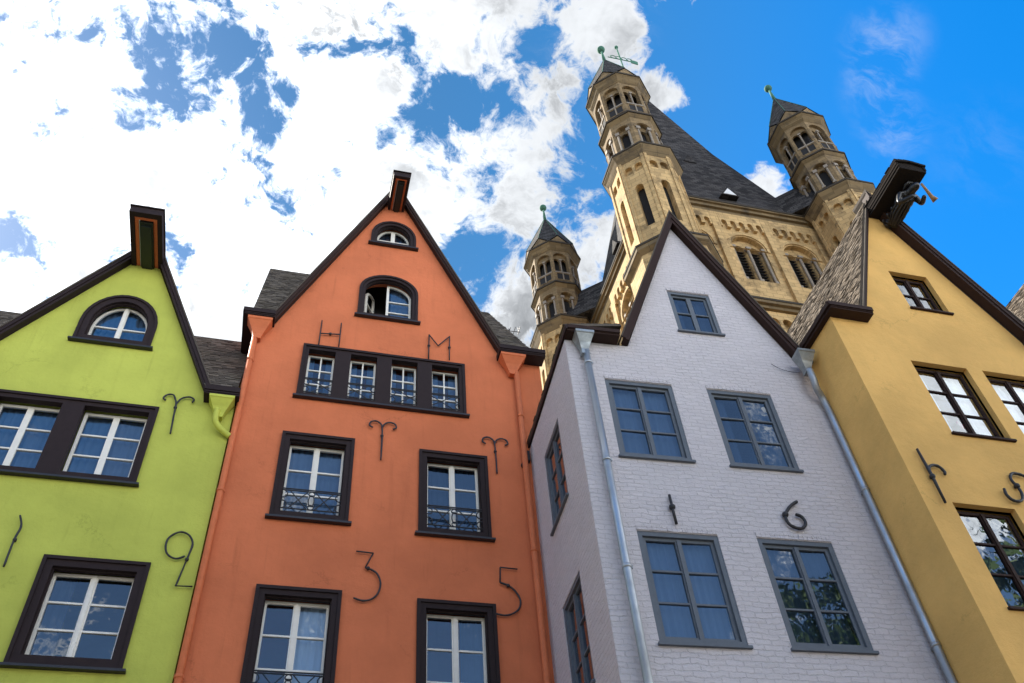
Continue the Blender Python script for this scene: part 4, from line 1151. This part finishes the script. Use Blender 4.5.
def turret(x, y, kz=1.0):
    O22 = math.radians(22.5)
    def face_xf(k, R):
        a = math.radians(45 * k); ap = R * math.cos(O22)
        return lambda u, z, d: (x + math.cos(a) * (ap - d) - math.sin(a) * u, y + math.sin(a) * (ap - d) + math.cos(a) * u, z)
    def hw(R): return R * math.sin(O22)
    lo = MB(); up = MB(); ex = []; rg = [MB() for _ in range(4)]; bs = MB(); bs.ring([(2.35, 0), (2.35, 37.8)], 8, O22, x, y)
    def add(nm_, mt_):
        b_ = MB(); ex.append((b_, nm_, mt_)); return b_
    # dark ledges added for contrast along the outer edge of every ring
    for r_, z_ in ((2.66, 38.28), (2.47, 47.46), (2.07, 51.66), (2.24, 56.34)):
        rr_ = add('dark_ledge', 'ledge_dark')
        i_ = []
        for q_, zz_ in ((r_ - .16, z_), (r_, z_), (r_, z_ + .15), (r_ - .16, z_ + .22)):
            i_.append(len(rr_.v)); rr_.v += [(x + q_ * math.cos(O22 + math.pi / 4 * k), y + q_ * math.sin(O22 + math.pi / 4 * k), zz_) for k in range(8)]
        for a_, b2_ in zip(i_, i_[1:] + i_[:1]):
            for k in range(8): rr_.f.append((a_ + k, a_ + (k + 1) % 8, b2_ + (k + 1) % 8, b2_ + k))
    # shaft
    R1 = 2.08; h1 = hw(R1)
    for k in range(8):
        xf = face_xf(k, R1)
        slit = arch(-.25, .25, 40.2, 43.9, 44.15, 8)
        f1 = arch(-.56, -.08, 45.4, 45.95, 46.19, 8); f2 = arch(.08, .56, 45.4, 45.95, 46.19, 8)
        panel = [(-.56, 39.4), (.56, 39.4), (.56, 45.1)] + [(-.56, 45.1)]
        lo.plate(rect(-h1, h1, 37.8, 47.0), [slit, f1, f2], 0, .22, xf, back=False)
        lo.plate(rect(-h1 + .1, h1 - .1, 37.9, 46.9), [slit], .221, .42, xf, back=False)
        for s_ in (-1, 1): lo.box(s_ * (h1 - .10) - .085, s_ * (h1 - .10) + .085, -.07, .0, 38.6, 46.9, xf)
        add('slit_shade', 'shade_black').plate(rect(-.35, .35, 40.0, 44.3), [], .45, .47, xf)  # black sheet standing for the shade inside the slit
    rg[0].ring([(2.30, 37.75), (2.62, 38.0), (2.62, 38.4), (2.15, 38.75)], 8, O22, x, y)
    rg[1].ring([(2.10, 46.7), (2.22, 46.95), (2.30, 47.15), (2.42, 47.35), (2.42, 47.6), (1.85, 47.95)], 8, O22, x, y)
    # second stage: blind arcade
    R2 = 1.80; h2 = hw(R2)
    for k in range(8):
        xf = face_xf(k, R2)
        up.plate(rect(-h2, h2, 47.9, 51.5), [arch(-.44, .44, 48.35, 50.35, 50.79, 10)], 0, .26, xf, back=False)
        up.plate(rect(-h2 + .12, h2 - .12, 48, 51.4), [arch(-.25, .25, 48.55, 50.1, 50.36, 8)], .261, .42, xf, back=False)
        add('niche_shade', 'shade_black').plate(rect(-.28, .28, 48.5, 50.4), [], .44, .46, xf)  # dark sheet painted in as the niche's shade
        up.plate(arch(-.56, .56, 50.30, 50.36, 50.92, 10), [arch(-.46, .46, 50.31, 50.36, 50.82, 10)], -.05, .0, xf)
        for s_ in (-1, 1):
            c_ = add('colonnette', 'colonnette'); c_.tube([xf(s_ * .36, 48.5, .02), xf(s_ * .36, 50.05, .02)], .075, 8)
            c_.box(s_ * .36 - .13, s_ * .36 + .13, -.10, .15, 50.05, 50.33, xf); c_.box(s_ * .36 - .11, s_ * .36 + .11, -.08, .14, 48.36, 48.5, xf)
    rg[2].ring([(1.78, 51.35), (1.98, 51.6), (2.02, 51.8), (1.78, 52.05)], 8, O22, x, y)
    # third stage: open belfry with twin arches over balustrade panels
    R3 = 1.82; h3 = hw(R3)
    for k in range(8):
        xf = face_xf(k, R3)
        b1 = rect(-.46, -.05, 52.25, 53.0); b2 = rect(.05, .46, 52.25, 53.0)
        up.plate(rect(-h3, h3, 52.0, 56.0), [arch(-.54, .54, 53.15, 54.95, 55.50, 12)], 0, .20, xf, back=False)
        up.plate(rect(-h3 + .1, h3 - .1, 52.0, 55.9), [arch(-.50, -.055, 53.2, 54.75, 54.99, 8), arch(.055, .50, 53.2, 54.75, 54.99, 8)], .201, .36, xf, back=False)
        c_ = add('colonnette', 'colonnette'); c_.tube([xf(0, 53.2, .10), xf(0, 54.62, .10)], .055, 8); c_.box(-.10, .10, .0, .22, 54.62, 54.77, xf)
        add('panel_shade', 'shade_black').plate(rect(-.50, .50, 52.24, 52.99), [], -.0045, .01, xf)  # black sheet laid behind the balustrade, its colour standing for shade
        c_ = add('balustrade', 'stone_dark'); c_.plate(rect(-.52, .52, 52.2, 53.02), [rect(-.46, -.05, 52.28, 52.96), rect(.05, .46, 52.28, 52.96)], -.03, -.005, xf)
        c_ = add('balustrade_rail', 'colonnette'); c_.box(-.56, .56, -.06, -.005, 53.03, 53.15, xf)
        c_.box(-.035, .035, -.05, -.005, 52.2, 53.03, xf)
    bd = MB(); bd.ring([(1.15, 51.9), (1.15, 56.0)], 8, O22, x, y); bd.v = [(q[0], q[1], 47.7 + (q[2] - 47.7) * kz) for q in bd.v]  # black core added inside, standing for the belfry's shaded interior
    rg[3].ring([(1.84, 55.75), (1.98, 55.95), (2.06, 56.15), (2.18, 56.3), (2.18, 56.5), (1.5, 56.62)], 8, O22, x, y)
    # gables above every face
    RG = 2.10; hg = hw(RG)
    for k in range(8):
        xf = face_xf(k, RG)
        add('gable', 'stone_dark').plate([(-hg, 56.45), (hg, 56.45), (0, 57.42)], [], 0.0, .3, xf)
    # folded roof: valleys on the corners, ridges from the gable tips
    r = MB(); A = (x, y, 62.6)
    for k in range(8):
        a0_, a1_ = math.radians(45 * k - 22.5), math.radians(45 * k + 22.5); am = math.radians(45 * k)
        c0 = (x + 2.16 * math.cos(a0_), y + 2.16 * math.sin(a0_), 56.54); c1 = (x + 2.16 * math.cos(a1_), y + 2.16 * math.sin(a1_), 56.54)
        gp = (x + 1.98 * math.cos(am), y + 1.98 * math.sin(am), 57.47)
        r.poly([c0, gp, A]); r.poly([gp, c1, A])
    hp = MB()
    for k in range(8):
        am = math.radians(45 * k); gp = (x + 1.99 * math.cos(am), y + 1.99 * math.sin(am), 57.48)
        hp.tube([gp, (A[0], A[1], A[2] + .02)], .022, 5)
    f = MB(); f.tube([(x, y, 62.3), (x, y, 64.0)], [.14, .06], 8); f.sphere((x, y, 64.1), .30, 14, 10)
    for b_ in [lo, up, r, hp, f] + rg + [e_[0] for e_ in ex]: b_.v = [(q[0], q[1], q[2] if q[2] < 47.7 else 47.7 + (q[2] - 47.7) * kz) for q in b_.v]
    t = lo.build('corner_turret', 'stone', ch)
    up.build('arcade', 'stone_dark', t); bs.build('turret_base', 'stone', t); bd.build('dark_core', 'shade_black', t)
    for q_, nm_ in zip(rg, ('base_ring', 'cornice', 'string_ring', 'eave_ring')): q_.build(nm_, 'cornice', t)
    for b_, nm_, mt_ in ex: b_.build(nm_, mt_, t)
    r.build('turret_roof', 'turret_slate', t)
    f.build('finial', 'copper', t, smooth=True); hp.build('ridge_flashing', 'copper', t)
    return t
for (x, y), kz in zip(TUR, (1.085, 1.0, 1.02, 1.0)): turret(x, y, kz)

# ================================================================== TREES across the square (one seen mirrored, the unseen row added for shade)
def tree(loc, h, r, seed, label):
    rnd = random.Random(seed)
    t = thing('broadleaf_tree', label, 'tree', loc, 0, 'trees on the square')
    m = MB(); m.tube([(0, 0, 0), (.1, 0, h * .25), (-.05, .1, h * .5), (.1, .1, h * .8)], [.35, .27, .2, .08], 10)
    for k in range(9):
        a = rnd.random() * 6.28; z = h * rnd.uniform(.32, .62)
        m.tube([(0, 0, z), (math.cos(a) * r * .4, math.sin(a) * r * .4, z + h * .10), (math.cos(a) * r * .8, math.sin(a) * r * .8, z + h * .16)], [.13, .08, .03], 6)
    m.build('trunk', 'bark', t)
    c = MB()
    cl = []
    for k in range(46):
        v = Vector((rnd.gauss(0, 1), rnd.gauss(0, 1), rnd.gauss(0, 1))).normalized() * rnd.random() ** .4
        cl.append((Vector((v.x * r, v.y * r, h * .66 + v.z * h * .30)), rnd.uniform(.5, 1.1)))
    for p, s in cl:
        for q in range(130):
            d = Vector((rnd.gauss(0, .55), rnd.gauss(0, .55), rnd.gauss(0, .4))) * s
            a = p + d; u = Vector((rnd.gauss(0, 1), rnd.gauss(0, 1), rnd.gauss(0, .6))).normalized() * .19
            w_ = u.cross(Vector((rnd.gauss(0, 1), rnd.gauss(0, 1), 1))).normalized() * .115
            c.poly([a - u, a + w_, a + u, a - w_])
    c.build('crown', 'leaf', t)
    return t
tree((18.3, -4.2, 0), 21.0, 4.6, 5, 'tall leafy tree across the square, mirrored in the lower right pane of the white house')
t0 = tree((-4.0, -6.0, 0), 17.5, 4.9, 9, 'leafy tree in the unseen row added across the square for shade, facing the orange house')
for x_, y_, rz_, k_, lb in ((-28, -6.5, 1.0, 1.03, 'leafy tree at the far left end of the unseen row added across the square for shade'), (-20, -7.5, 5.1, .97, 'second leafy tree from the left end of the unseen row added across the square for shade'),
                            (-12, -7.0, 2.1, 1.0, 'leafy tree in the unseen row added across the square for shade, facing the green house'), (4.0, -7.5, 3.3, 1.0, 'leafy tree in the unseen row added across the square for shade, facing the white house'),
                            (11.5, -9.5, .4, .95, 'leafy tree in the unseen row added across the square for shade, set back behind its neighbours'), (28, -7.0, 4.4, 1.05, 'leafy tree at the far right end of the unseen row added across the square for shade')):
    r_ = t0.copy(); COL.objects.link(r_); r_.location = (x_, y_, 0); r_.rotation_euler = (0, 0, rz_); r_.scale = (k_, k_, k_); r_['label'] = lb
    for c_ in t0.children:
        d_ = c_.copy(); COL.objects.link(d_); d_.parent = r_
